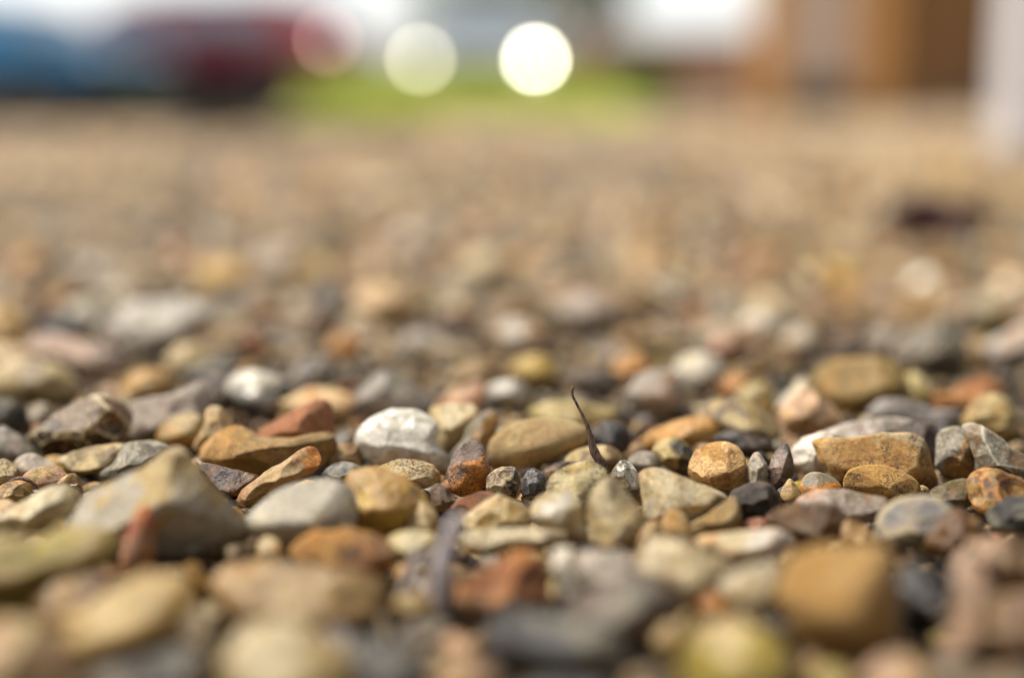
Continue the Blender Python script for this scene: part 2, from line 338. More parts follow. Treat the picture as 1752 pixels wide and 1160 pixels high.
S('big slate pebble', 'smooth and dark grey, at the lower middle', B_, 'slate grey dgrey', '834,1086 850,1050 885,1040 940,1055 1000,1064 1046,1085 1056,1120 1030,1150 950,1162 880,1150 845,1122', 1162, p=6, sc_=0, rough=.4, stain=.1, sd=(1, 0, .6), so=-.2, tt=45)
S('thin pale upright chip', 'right of the salmon pink brick-like stone', F_, 'white lgrey cream', '944,962 960,940 980,945 992,985 996,1020 976,1032 955,1006', 1028, T=16)
S('grey lilac chip', 'beside the thin pale upright chip', F_, 'lilac grey lgrey', '990,962 1010,945 1060,944 1090,958 1102,990 1062,1015 1002,1016', 1018, rough=.4)
S('mauve grey jagged flint', 'above the big slate pebble', F_, 'mauve grey dgrey', '958,1062 990,1022 1040,1002 1100,985 1140,1010 1162,1046 1132,1076 1080,1096 1010,1092', 1098, rough=.35, sc_=3, p=18)
S('tiny tan pebble', 'right of the mauve grey jagged flint', B_, 'tan buff sand', '1120,1092 1140,1068 1165,1075 1170,1100 1146,1116 1122,1112', 1116, p=6)
S('cream stone with purple top spot', 'left of the cream heart-shaped stone', G_, 'cream sand mauve', '1098,952 1120,928 1170,925 1215,943 1260,968 1266,986 1232,1006 1206,1036 1172,1046 1130,1012 1104,986', 1046, tt=50)
S('small burnt orange pebble', 'below the cream stone with purple top spot', B_, 'orange rust ochre', '1186,1030 1205,1015 1236,1018 1244,1038 1216,1052 1194,1048', 1054, p=7)
S('cream heart-shaped stone', 'against the left side of the big ochre stone', G_, 'cream white sand', '1230,1000 1260,980 1310,962 1338,970 1338,1010 1316,1046 1290,1066 1265,1056 1245,1026', 1068, sc_=0, p=8, rough=.6)
S('big ochre stone', 'plump and plain, largest in the lower right', B_, 'ochre peach buff', '1333,1000 1345,965 1375,945 1420,933 1460,940 1500,931 1521,945 1531,990 1533,1050 1515,1100 1470,1125 1420,1126 1375,1102 1345,1056', 1126, p=8, sc_=0, stain=.15, rough=.6, speck=.1, sd=(0, 0, .6), so=-.5, tt=48)
S('black flint', 'against the right side of the big ochre stone', F_, 'black slate dgrey', '1538,985 1570,965 1610,970 1642,1000 1646,1040 1612,1072 1580,1092 1546,1084 1535,1030', 1102, rough=.3, stain=.2)
S('pinkish grey upright stone', 'right of the black flint', G_, 'pink taupe lilac', '1634,978 1665,960 1692,985 1702,1040 1692,1092 1660,1132 1620,1136 1610,1100 1630,1050', 1138)
S('brown tan stone', 'behind the pinkish grey upright stone', G_, 'taupe pink brown', '1630,962 1660,932 1720,920 1770,933 1785,990 1750,1020 1690,1010 1650,988', 1018, tt=50)
S('dull brown stone', 'in the lower right, under the brown tan stone', G_, 'brown buff taupe', '1698,1042 1740,1020 1795,1030 1795,1120 1742,1152 1700,1122', 1152)
S('mossy yellow stone', 'at the lower edge left of the big ochre stone', G_, 'moss sand buff', '1168,1122 1185,1085 1220,1062 1270,1065 1320,1090 1352,1120 1362,1182 1300,1212 1200,1204 1168,1162', 1208, p=8, tt=52, T=70)
S('flesh pink pebble', 'at the lower edge under the big ochre stone', B_, 'pink peach taupe', '1474,1162 1500,1130 1540,1118 1580,1135 1602,1170 1582,1212 1500,1212', 1212, p=7)
S('small sand pebble', 'at the bottom between the mossy yellow stone and the flesh pink pebble', B_, 'sand moss buff', '1388,1160 1415,1138 1445,1145 1462,1172 1440,1202 1400,1202', 1204)
S('dim taupe stone', 'at the lower edge left of the mossy yellow stone', G_, 'taupe dgrey buff', '1068,1172 1100,1146 1150,1150 1178,1178 1160,1212 1090,1212', 1212)
S('charcoal stone', 'at the lower edge under the big slate pebble', F_, 'dgrey black slate', '888,1184 940,1164 1010,1167 1062,1188 1050,1222 900,1222', 1224)
S('wide grey brown stone', 'in the lower right corner', G_, 'taupe brown grey', '1590,1152 1640,1137 1700,1147 1760,1142 1775,1202 1680,1218 1600,1208', 1216)
# -- sharpest stones
S('small cream nugget', 'with rust dimples, left of the big white flint', F_, 'cream tan rust', '558,786 568,768 585,759 605,760 614,769 619,798 605,806 570,802', 806, stain=.8, rough=.5, sc_=2, lv=5, speck=.4)
S('small dark grey chip', 'under the cream nugget beside the yellow lump stone', F_, 'slate grey lgrey', '551,812 570,795 590,790 610,795 620,810 600,827 570,826', 828, tt=55)
S('mottled cream orange stone', 'wedged under the big white flint', G_, 'cream sand orange', '642,806 660,792 685,785 715,788 740,795 751,808 752,826 739,838 725,832 705,828 680,838 655,832', 840, speck=.9, rough=.8, stain=.55, amp=.07, p=10)
S('big white flint', 'glossy with grey marbling and a mossy lower edge', F_, 'white white grey', '605,752 612,730 635,712 665,700 695,697 725,704 745,720 752,742 746,755 764,778 771,790 760,808 746,806 735,799 700,798 650,797 622,792 608,776', 808, p=12, rough=.22, speck=.45, stain=.35, ed=.3, sc_=0, tt=66, sd=(0, 0, 0), fc=((.1, .80, .55, 27), (.7, .5, .5, 58), (-.5, -.45, .7, 40)))
S('sandy stone with pale top', 'behind the big white flint', G_, 'sand cream tan', '735,702 770,690 815,695 814,722 796,752 772,778 752,772 745,732', 778, tt=52)
S('orange stone with purple grey shoulder', 'between the big white flint and the oval beige pebble', F_, 'mauve orange dbrown', '765,802 775,780 795,758 814,755 828,765 835,790 840,815 826,836 800,851 780,847 768,830', 851, p=10, rough=.42, speck=.9, stain=.2, sd=(.9, 0, -.9), so=.25, sc_=0, ed=0, fc=((.1, -.1, 1, 26),))
S('grey and ochre ridge stone', 'leaning left of the oval beige pebble', F_, 'grey ochre dgrey', '768,782 790,755 805,725 838,699 851,712 851,742 840,762 815,787 782,792', 788, rough=.4, sd=(1, 0, -.2), so=0)
S('smooth oval beige pebble', 'in focus beside the upright twig', B_, 'tan sand taupe', '834,772 837,755 850,740 870,726 900,717 935,715 970,719 998,726 1009,740 1002,760 980,773 950,787 920,798 890,802 860,797 842,788', 806, p=4.2, sc_=0, rough=.62, speck=.08, stain=.05, ed=0, amp=.018, tt=40, T=52)
S('knobbly glassy brown flint', 'below the oval beige pebble', F_, 'taupe dbrown cream', '835,815 850,802 865,798 880,800 889,815 889,838 880,853 860,857 840,850 832,834', 857, rough=.34, speck=.6, sc_=3, amp=.07)
S('blue black glassy flint', 'between the knobbly brown flint and the speckled mossy stone', F_, 'dgrey slate blue', '892,830 900,808 915,801 931,810 936,830 928,848 905,857 892,846', 858, rough=.3, speck=.1, sc_=2, p=30, stain=.3)
S('small mauve chip', 'below the mottled cream orange stone', F_, 'mauve taupe dgrey', '736,836 750,827 768,840 779,856 776,873 755,876 741,868', 877, rough=.5)
S('reddish brown slab', 'sunk in shadow below the orange stone with purple grey shoulder', F_, 'rust dbrown brown', '770,872 790,852 830,840 852,850 842,877 800,888', 884, rough=.4)
S('speckled mossy stone', 'peppered with black dots, at the foot of the twig', G_, 'cream sand moss', '934,838 944,816 960,801 985,791 1010,789 1030,798 1041,815 1036,850 1022,895 1002,905 975,885 945,858', 890, p=9, rough=.8, speck=1.6, stain=.6, sc_=0, amp=.05)
S('pale cream flat stone', 'in front of the speckled mossy stone', G_, 'cream white sand', '908,868 925,848 950,840 975,843 992,860 999,890 1006,922 985,932 960,908 930,902 911,886', 934, p=10, rough=.55, tt=45, sc_=0)
S('buff wavy stone', 'left of the pale cream flat stone', G_, 'sand buff cream', '791,890 815,868 850,846 864,850 890,862 911,880 905,905 870,915 810,912', 917, tt=50, speck=.4)
S('long cream ledge stone', 'with shade painted underneath, in front of the buff wavy stone', F_, 'cream buff dbrown', '784,916 820,904 880,903 940,905 978,916 966,936 900,938 830,947 794,942', 950, sd=(0, 0, -1), so=-.3, tt=55)  # darker lower colour stands for shade under the ledge
S('pointed cream stone', 'with brown facets, in front of the foot of the twig', F_, 'cream sand brown', '1007,852 1020,830 1045,816 1060,824 1085,855 1108,886 1107,922 1080,946 1040,947 1012,932 1006,890', 947, p=18, speck=.4, rough=.5, sc_=2, stain=.6, fc=((.55, .2, .8, 36), (-.6, .1, .7, 36)))
S('cream three-cornered flint', 'with a smooth grey face, right of the pointed cream stone', F_, 'cream lgrey tan', '1094,814 1114,801 1140,804 1180,821 1225,838 1251,852 1236,871 1200,890 1160,897 1130,892 1105,888 1100,850', 898, p=14, rough=.4, speck=.35, stain=.7, ed=.9, sc_=0, tt=58, fc=((.3, -.6, .75, 34), (-.75, 0, .6, 48)), sd=(.3, 0, -.8))
S('glinting silvery flint', 'catching the light right of the twig foot', F_, 'grey white dgrey', '1042,818 1055,795 1070,786 1085,799 1096,820 1096,842 1080,852 1058,838', 850, rough=.1, sc_=2, p=20, speck=.1)
S('blackish rough stone', 'right of the cream three-cornered flint', F_, 'dgrey black taupe', '1249,846 1270,833 1300,823 1320,829 1336,850 1333,875 1310,889 1270,891 1254,876', 891, p=16, rough=.4, speck=.5, stain=.3, amp=.06, sc_=2, ed=.2)
S('buff triangular stone', 'in front of the blackish rough stone', G_, 'sand buff taupe', '1181,897 1215,876 1254,850 1267,860 1269,890 1266,912 1220,916 1190,914', 916, p=14, rough=.6)
S('amber egg-shaped pebble', 'left of the buff triangular stone', B_, 'peach ochre sand', '1134,890 1145,872 1160,871 1178,890 1191,920 1176,936 1145,932 1134,915', 936, p=6, sc_=0, rough=.45)
S('narrow tan wedge', 'left of the amber egg-shaped pebble', G_, 'tan buff brown', '1088,937 1100,905 1118,890 1131,896 1136,925 1126,952 1100,957', 954, T=16)
S('peach orange block', 'with a rust spot, behind the cream three-cornered flint', F_, 'peach ochre rust', '1177,812 1183,785 1200,765 1235,755 1260,764 1275,785 1279,815 1266,836 1230,847 1195,840', 844, p=10, rough=.42, stain=.45, speck=.25, tt=48, sc_=1)
S('small grey lilac stone', 'right of the peach orange block', F_, 'lilac grey cream', '1278,832 1281,790 1296,773 1310,790 1316,826 1300,842', 843, T=16)
S('dark purple brown wedge', 'between the small grey lilac stone and the golden block', F_, 'dgrey mauve brown', '1312,812 1325,776 1345,758 1354,775 1359,802 1350,832 1330,842 1314,832', 844, rough=.3, p=18)
S('pinkish white stone', 'against the left end of the golden block', F_, 'white pink ochre', '1349,782 1365,756 1390,742 1420,738 1432,760 1430,800 1395,814 1362,806', 812, rough=.35, sd=(0, 0, -.8), so=-.5, stain=.2)
S('long grey lilac flint', 'shiny, behind the golden block', F_, 'lilac grey white', '1392,752 1430,730 1480,717 1530,714 1572,724 1592,738 1590,762 1560,776 1450,772 1400,766', 788, rough=.25, tt=55)
S('dark brown rough stone', 'behind the right end of the golden block', G_, 'dbrown dgrey brown', '1532,738 1560,722 1596,724 1609,742 1605,790 1580,802 1550,782', 802, amp=.06)
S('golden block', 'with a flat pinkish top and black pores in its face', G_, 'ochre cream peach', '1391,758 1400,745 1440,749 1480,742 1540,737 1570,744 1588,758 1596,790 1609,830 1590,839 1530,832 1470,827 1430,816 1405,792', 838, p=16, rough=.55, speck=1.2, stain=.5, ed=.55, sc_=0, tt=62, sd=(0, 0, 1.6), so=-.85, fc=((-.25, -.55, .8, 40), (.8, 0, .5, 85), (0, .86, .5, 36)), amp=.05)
S('yellow ochre knob', 'lying in front of the golden block', G_, 'ochre ochre yellow', '1444,830 1452,805 1475,797 1510,794 1540,804 1565,818 1578,835 1575,849 1550,857 1510,857 1475,847 1450,840', 861, p=9, rough=.6, speck=.8, stain=.35, amp=.05, sc_=0)
S('upright flint with brown crust', 'white grey on its left face, right of the golden block', F_, 'lgrey ochre dbrown', '1600,787 1604,746 1624,731 1645,731 1666,745 1669,780 1665,810 1650,822 1625,817 1602,802', 824, p=10, rough=.5, speck=1.0, stain=.6, sd=(1.0, 0, -.6), so=.1)
S('smoky grey flint', 'with a pale rim, right of the upright flint with brown crust', F_, 'grey taupe lgrey', '1650,730 1670,724 1700,739 1740,768 1775,790 1778,830 1720,832 1680,817 1667,780 1659,750', 834, p=16, rough=.3, ed=1.0, sc_=2)
S('caramel brown flint', 'with an orange rim, at the right edge', F_, 'buff brown orange', '1660,816 1688,799 1720,807 1762,825 1778,860 1730,877 1690,882 1667,872 1658,846', 884, p=14, rough=.35, ed=1.0, sc_=1)
S('olive grey chip', 'left of the caramel brown flint', F_, 'taupe olive grey', '1596,839 1620,825 1650,819 1666,830 1666,860 1640,873 1610,862 1597,852', 873, rough=.6, speck=.4)
S('slate grey stone', 'at the right edge below the caramel brown flint', F_, 'slate grey dgrey', '1690,882 1710,858 1740,847 1775,851 1780,902 1740,920 1704,912', 920, rough=.5)
S('lilac grey stone with yellow rim', 'left of the brown peaked stone', F_, 'blue lilac cream', '1497,916 1505,880 1530,858 1570,848 1612,855 1637,876 1647,905 1622,936 1560,942 1510,936', 943, p=10, rough=.45, ed=.8, tt=50, sc_=0, stain=.2)
S('brown peaked stone', 'right of the lilac grey stone with yellow rim', G_, 'brown buff dbrown', '1583,932 1610,890 1640,869 1680,894 1712,930 1692,957 1620,958', 958, ed=.6)
S('pinkish taupe slab', 'flat, in front of the golden block', F_, 'lilac pink taupe', '1358,862 1385,841 1430,836 1480,844 1527,858 1512,886 1480,897 1430,892 1380,882', 898, p=12, rough=.32, tt=58, T=34)
S('chestnut brown stone', 'beneath the pinkish taupe slab', F_, 'brown taupe dbrown', '1311,886 1340,865 1400,861 1441,870 1450,900 1441,926 1390,937 1345,917 1320,902', 937, rough=.4, p=14, tt=55, T=34)
S('cream stone with orange tip', 'lying flat in front of the chestnut brown stone', F_, 'cream white orange', '1190,921 1225,914 1290,906 1330,904 1356,918 1356,936 1330,951 1285,966 1240,960 1208,941', 968, p=8, rough=.4, sd=(.2, 0, 0), tt=45, sc_=0, stain=.35)
S('thin brown chip', 'under the blackish rough stone', F_, 'brown rust dbrown', '1264,896 1300,885 1326,895 1322,911 1280,916', 914)
S('tiny tan nub', 'right of the blackish rough stone', B_, 'tan sand buff', '1335,846 1350,819 1363,830 1372,848 1360,859 1341,859', 859, T=14)
S('two-toned pebble', 'grey above and orange below, left under the golden block', B_, 'grey orange buff', '1368,832 1380,812 1400,807 1426,817 1442,836 1430,849 1390,850 1370,846', 850, sd=(0, 0, -1.6), so=.35, stain=.1, p=8)
S('small pinkish brown stone', 'between the chestnut brown stone and the lilac grey stone', G_, 'pink buff brown', '1440,907 1455,888 1480,900 1497,926 1482,947 1445,942', 946)
# -- left side, mid rows
S('big dark brown flint', 'with a pale upper rim, at the left', F_, 'brown dbrown cream', '38,752 68,726 108,700 143,680 165,672 196,684 217,705 217,736 201,756 170,766 130,781 95,789 63,776', 790, rough=.3, ed=1.0, sc_=3, p=14, tt=50, sd=(0, 0, -.8), so=.2)
S('curved grey stone', 'like a saddle, right of the big dark brown flint', F_, 'lilac mauve lgrey', '211,702 240,682 290,674 328,655 348,650 357,680 351,712 320,742 270,757 224,752', 757, tt=50, rough=.4)
S('yellow ochre pebble', 'below the curved grey stone', B_, 'sand ochre olive', '267,752 275,728 300,712 335,708 350,720 348,752 310,767 280,764', 770, p=8)
S('olive grey slab', 'lying flat beneath the big dark brown flint', F_, 'taupe sand olive', '95,787 130,770 180,760 218,760 228,782 190,802 130,814 104,808', 814, tt=60, sc_=0)
S('layered sandy pink stone', 'with ripples, left of the chalky grey humped stone', G_, 'sand pink brick', '34,817 55,803 85,797 106,805 127,823 112,840 70,842 40,832', 844, rough=.7, amp=.07)
S('smooth grey cream pebble', 'behind the layered sandy pink stone', B_, 'lilac lgrey cream', '22,797 35,780 55,775 77,785 102,800 87,814 40,817', 818, p=7)
S('speckled cream stone', 'cut by the left edge', G_, 'cream tan pink', '-22,802 0,785 22,794 33,810 29,829 0,837 -20,832', 836, speck=.8, rough=.8)
S('yellow brown stone with black hole', 'cut by the left edge under the thin dark twig', G_, 'ochre sand brown', '-22,842 5,828 30,822 52,830 50,849 30,862 -10,860', 864, speck=.8)
S('cream pebble', 'cut by the left edge above the pale streaked slab', B_, 'cream peach pink', '-22,877 0,855 25,860 40,880 22,902 -20,897', 902)
S('dull grey pebble', 'cut by the left edge, left of the big dark brown flint', B_, 'grey lilac slate', '-22,747 0,728 20,735 50,758 63,778 30,792 -20,787', 794, p=7)
S('black rough stone', 'cut by the left edge above the dull grey pebble', F_, 'black dgrey olive', '-12,692 20,680 46,700 42,737 0,747', 748)
S('taupe rounded stone', 'behind the left end of the big dark brown flint', G_, 'lilac taupe olive', '28,717 50,695 75,690 92,710 82,736 45,740', 740)
S('wide pale tan stone', 'cut by the left edge, below the long pink stone', G_, 'sand taupe cream', '-25,652 0,627 40,612 90,625 127,656 133,682 60,692 -20,692', 692, tt=52)
S('long pink stone', 'lying diagonally like a finger above the wide pale tan stone', B_, 'pink mauve lilac', '45,588 80,572 130,579 180,595 217,626 213,646 170,642 120,618 60,608', 646, p=7, tt=50)
S('charcoal lump', 'behind the long pink stone, at the foot of the dark stub', F_, 'dgrey black slate', '60,562 90,540 130,539 157,565 132,582 80,582', 586)
S('big blurred white stone', 'behind the curved grey stone', F_, 'white lgrey lilac', '198,547 225,525 300,519 368,524 373,546 330,567 290,592 250,607 220,592', 607, tt=60, rough=.35)
S('golden cream stone', 'cut by the left edge beside the dark stub', G_, 'peach ochre cream', '-22,517 10,523 37,550 47,576 42,602 0,617 -20,612', 617)
S('pale peach stone', 'cut by the left edge under the golden cream stone', G_, 'cream pink peach', '-22,600 10,590 45,596 58,615 40,634 -20,634', 636)
S('shade-painted pale grey pebble', 'shining, behind the long curved ochre stone', F_, 'lgrey black white', '385,662 400,642 430,635 460,640 500,654 507,672 496,696 460,712 420,712 394,692', 714, p=7, sc_=0, rough=.2, sd=(.25, 0, -1.8), so=.75, stain=0, tt=48)  # black lower half is shade put into the colour
S('dark taupe upright stone', 'left of the shade-painted pale grey pebble', F_, 'dgrey taupe mauve', '350,652 372,640 390,650 394,682 396,708 363,708', 708)
S('orange cream pebble', 'right of the shade-painted pale grey pebble', B_, 'peach orange cream', '487,702 505,676 535,663 570,668 606,680 617,702 592,717 508,718', 718, p=7, tt=48)
S('steel grey stone', 'behind the orange cream pebble', F_, 'slate grey lilac', '498,637 530,615 560,611 577,640 572,667 520,670', 670, rough=.35)
S('grey peaked stone', 'behind the big white flint', F_, 'lilac grey slate', '602,692 630,652 660,635 700,655 737,690 742,712 700,727 618,722', 722)
S('ochre lump', 'behind the curved grey stone', G_, 'ochre olive tan', '203,662 225,638 265,630 288,645 284,682 220,688', 690)
S('pale yellow stone', 'right below the big blurred white stone', G_, 'cream sand tan', '284,622 305,590 345,589 362,620 332,642 294,642', 644)
S('slate streak stone', 'below the pale yellow stone', F_, 'slate grey dgrey', '308,648 350,620 392,611 388,640 342,658', 658)
S('burnt orange stone', 'right of the big blurred white stone', G_, 'rust orange brown', '406,587 425,567 452,574 458,596 430,608', 608)
S('amber stone', 'behind the steel grey stone', G_, 'ochre orange rust', '558,592 580,571 607,579 608,612 574,615', 616)
S('mustard yellow patchy stone', 'far left, beyond the big blurred white stone', G_, 'yellow peach ochre', '330,482 350,452 400,445 436,468 428,500 360,508', 510)
S('pale pinkish stone', 'behind the mustard yellow patchy stone', B_, 'lilac pink sand', '430,452 450,425 495,418 520,442 505,472 455,476', 478)
S('wide pale peach stone', 'left of the small black brown stone', G_, 'peach cream pink', '600,525 620,495 680,488 715,512 705,548 630,556', 558)
S('murky olive stone', 'left of the wide pale peach stone', G_, 'dgrey olive brown', '548,532 568,512 598,512 606,536 580,552', 554)
# -- middle, behind the focus
S('small black brown stone', 'alone among pale stones behind the grey peaked stone', F_, 'dbrown black rust', '746,556 775,535 804,540 797,562 764,573', 572)
S('bright pinkish white stone', 'the farthest pale stone in the middle', B_, 'cream pink sand', '783,472 798,440 840,428 874,450 868,482 820,496', 498)
S('soft pink white pebble', 'behind the bright yellow pebble', B_, 'white pink sand', '842,575 862,552 900,548 928,565 925,588 870,596', 597)
S('bright yellow pebble', 'behind the oval beige pebble', B_, 'yellow yellow sand', '873,637 893,612 925,607 948,630 943,652 900,660', 660, p=6, sc_=0)
S('white chip', 'just behind the oval beige pebble', F_, 'white cream lgrey', '826,670 850,655 885,654 907,675 892,694 850,690', 694, rough=.35)
S('orange pink wedge', 'behind the sandy stone with pale top', F_, 'pink orange rust', '738,697 780,670 815,650 832,664 822,692 790,707 750,707', 707, sd=(.3, 0, -1.2))
S('tan fold stone', 'behind the orange pink wedge', G_, 'tan buff brown', '760,647 790,625 830,617 848,635 832,657 780,662', 662)
S('dark brown hollow stone', 'behind the top of the twig', F_, 'dbrown dgrey taupe', '973,652 990,630 1040,631 1068,650 1052,670 990,670', 672)
S('lilac white stone', 'beyond the dark brown hollow stone', B_, 'lilac pink grey', '952,532 980,504 1030,499 1058,520 1044,557 980,562', 564)
S('brightest white pebble', 'right of the twig, behind the lilac trapezoid stone', B_, 'white cream lgrey', '1153,637 1165,612 1195,604 1229,614 1237,645 1207,670 1170,664', 670, p=6, sc_=0)
S('lilac trapezoid stone', 'in front of the brightest white pebble', B_, 'lilac pink grey', '1078,662 1110,634 1155,639 1167,670 1152,702 1110,714 1078,697', 714, p=8, tt=55, sc_=0)
S('glowing orange stone', 'left of the brightest white pebble', G_, 'orange ochre peach', '1048,632 1070,607 1100,611 1115,640 1082,657', 660)
S('wide greenish tan stone', 'behind the peach orange block', F_, 'sand taupe slate', '1193,707 1225,685 1270,679 1311,699 1338,737 1322,767 1270,754 1222,738', 768, tt=58, sc_=0)
S('dark violet stone', 'under the wide greenish tan stone', F_, 'dgrey slate mauve', '1223,747 1260,738 1322,757 1327,777 1270,781 1232,768', 784)
S('double humped amber stone', 'left behind the peach orange block', G_, 'ochre peach orange', '1098,757 1115,735 1150,722 1190,711 1221,717 1234,741 1227,768 1180,768 1130,777', 776, p=9)
S('half green half black flint', 'left of the peach orange block', F_, 'sand dgrey moss', '1116,772 1140,750 1170,754 1192,786 1177,807 1145,804', 807, rough=.35, sd=(1.2, 0, .2), so=0)
S('muted grey pebble', 'left of the half green half black flint', B_, 'grey lilac taupe', '1073,792 1095,772 1126,778 1130,801 1095,810', 810)
S('black violet pebble', 'right behind the twig', B_, 'black dgrey mauve', '1010,747 1030,722 1066,725 1082,750 1067,777 1024,774', 778, rough=.35)
S('grey green rounded stone', 'just behind the lower half of the twig', B_, 'sand taupe olive', '966,787 990,768 1040,761 1065,780 1057,802 1010,814 973,807', 814, p=8)
S('flat brown stone', 'in the shadow under the oval beige pebble', F_, 'taupe dbrown brown', '928,807 960,790 1005,792 1022,806 990,822 944,822', 822)
S('long cream stone', 'behind the oval beige pebble and left of the twig', G_, 'cream sand moss', '902,707 940,690 1000,689 1043,705 1032,727 960,730', 732, tt=55)
S('hollow olive tan stone', 'like a shallow bowl, behind the long grey lilac flint', F_, 'buff ochre olive', '1384,662 1400,630 1440,615 1490,610 1530,619 1550,645 1537,677 1490,697 1440,707 1399,692', 708, rough=.4, sc_=0, tt=55, fc=((0, .7, .7, 30),))
S('pinkish tan hump', 'left in front of the hollow olive tan stone', G_, 'pink taupe peach', '1333,717 1350,685 1385,665 1421,690 1442,716 1422,742 1358,747', 748)
S('cream sliver', 'leaning on the pinkish tan hump', F_, 'cream white peach', '1328,702 1350,670 1375,649 1388,664 1372,692 1350,710', 712, T=15)
S('small cream slab', 'left of the cream sliver', G_, 'cream sand moss', '1260,682 1280,660 1316,657 1328,676 1312,695 1274,697', 697)
S('blue grey wavy flint', 'behind the dark brown rough stone', F_, 'blue slate lilac', '1488,707 1510,685 1550,684 1600,700 1640,699 1652,715 1632,734 1570,737 1508,730', 738, rough=.35, tt=52)
S('olive tan cone-shaped stone', 'behind the smoky grey flint', G_, 'sand buff olive', '1648,722 1670,685 1700,673 1726,680 1742,710 1745,747 1700,752 1663,742', 754, p=8)
S('pale green cream triangle', 'right of the hollow olive tan stone', F_, 'cream moss sand', '1528,692 1545,655 1565,637 1591,655 1608,686 1570,702', 702)
S('long terracotta stone', 'right of the pale green cream triangle', 'brick_fragment', 'brick peach orange', '1598,697 1630,670 1665,649 1700,651 1718,670 1692,697 1640,708', 708, rough=.6)
S('wide slate grey stone', 'behind the pale green cream triangle', F_, 'grey slate taupe', '1528,602 1555,570 1600,551 1641,560 1658,590 1642,622 1590,637 1543,627', 638, tt=50)
S('soft lilac stone', 'left of the wide slate grey stone', B_, 'lilac grey taupe', '1484,590 1500,562 1530,556 1550,580 1540,606 1500,612', 614)
S('pale cap stone', 'above the black green stone at the right', B_, 'cream lgrey taupe', '1655,525 1675,502 1715,500 1732,522 1710,545 1670,545', 546)
S('black green stone', 'under the pale cap stone', F_, 'black olive dbrown', '1640,562 1660,542 1720,545 1740,556 1715,576 1660,580', 582)
S('pink slanting stone', 'cut by the right edge, right of the wide slate grey stone', B_, 'pink lilac white', '1683,602 1710,577 1768,556 1778,600 1722,623', 624)
S('tan rounded stone', 'between the wide slate grey stone and the pink slanting stone', G_, 'tan pink buff', '1638,602 1655,578 1684,576 1696,600 1672,617 1645,615', 618)
S('pinkish white round pebble', 'behind the hollow olive tan stone', B_, 'white pink sand', '1263,567 1278,535 1310,529 1330,552 1322,584 1284,592', 592, p=6)
S('small flesh pink pebble', 'right of the pinkish white round pebble', B_, 'pink white sand', '1343,588 1355,564 1380,559 1395,580 1385,602 1355,606', 606, p=6)
S('rosy brown stone', 'left of the pinkish white round pebble', G_, 'brick pink mauve', '1212,602 1225,575 1255,568 1275,590 1266,616 1230,620', 620)
S('small bright orange pebble', 'right of the brightest white pebble', B_, 'orange peach rust', '1233,664 1245,646 1270,644 1280,660 1266,679 1242,679', 680)
S('ochre brown stone', 'behind the small bright orange pebble', G_, 'brown ochre olive', '1240,642 1262,624 1300,624 1312,640 1290,654 1255,655', 656)
S('blackish gap stone', 'left of the soft lilac stone', F_, 'dbrown black taupe', '1428,602 1445,580 1468,580 1482,602 1462,616 1438,616', 616)
for i, h in enumerate(HEROES): build_hero(h, i)
# ---------------------------------------------------------------- the bed of smaller and farther stones
PALMIX = [('tan', 'taupe', 'brown', 13), ('cream', 'taupe', 'brown', 11), ('buff', 'taupe', 'brown', 12), ('ochre', 'buff', 'brown', 7), ('orange', 'tan', 'rust', 3), ('taupe', 'brown', 'cream', 10),
          ('grey', 'slate', 'lgrey', 7), ('lilac', 'grey', 'mauve', 7), ('pink', 'sand', 'brick', 9), ('white', 'cream', 'lgrey', 5), ('dgrey', 'black', 'slate', 7), ('dbrown', 'dgrey', 'brown', 6),
          ('brick', 'taupe', 'pink', 3), ('moss', 'tan', 'olive', 4), ('sand', 'taupe', 'tan', 10)]
PW = np.array([q[3] for q in PALMIX], float); PW /= PW.sum()
PW_SHADE = np.array([4, 3, 8, 3, 1, 18, 5, 3, 3, 1, 16, 22, 2, 1, 3], float); PW_SHADE /= PW_SHADE.sum()      # near bed mixed darker: shade of the gaps put into its colours
WORD = dict(tan='tan', cream='cream', buff='buff', ochre='ochre', orange='orange', taupe='taupe', grey='grey', lilac='lilac grey', pink='pinkish', white='whitish', dgrey='charcoal', dbrown='dark brown', brick='reddish', moss='mossy yellow', sand='sandy')

def library(n=16):
    out = []
    for k in range(n):
        r = np.random.default_rng(900 + k); m = r.integers(9, 15)
        Nn = r.normal(size=(m, 3)); Nn /= np.linalg.norm(Nn, axis=1)[:, None]; D = r.uniform(.60, 1.0, m)
        ax = np.vstack([np.eye(3), -np.eye(3)]); Nn = np.vstack([Nn, ax]); D = np.r_[D, np.full(6, 1.0)]
        p = r.choice([9, 16, 26, 40]); q = {}
        cs = [(r.normal(size=3), r.uniform(.9, 1.6), r.uniform(.8, .95)) for _ in range(r.integers(1, 5))]
        for lv in (2, 3, 4):
            V, F = ICO[lv]; P = V * plane_body(V, Nn, D, p)[:, None]
            for d, R, f in cs:
                d = d / np.linalg.norm(d); i = np.argmax(P @ d); scoop(P, P[i] + d * (R - r.uniform(.12, .32)), R)
            rc = np.random.default_rng(70 + k)
            for _ in range(8):
                dv = rc.normal(size=3); dv /= np.linalg.norm(dv); q_ = P @ dv; ex = q_ - q_.max() * rc.uniform(.78, .94); m_ = ex > 0; P[m_] -= dv * ex[m_, None] * .94
            P += V * (fractal(P, 1.4, k * 5.1, 3) * .10 + fractal(P, 5, k * 2.1, 2) * .035)[:, None]; q[lv] = P
        out.append(q)
    return out
LIB = library()
def rotm(r, tilt):
    a, b, c = r.uniform(0, 2 * math.pi), r.normal(0, tilt), r.normal(0, tilt)
    return np.array((Matrix.Rotation(c, 3, 'X') @ Matrix.Rotation(b, 3, 'Y') @ Matrix.Rotation(a, 3, 'Z')))
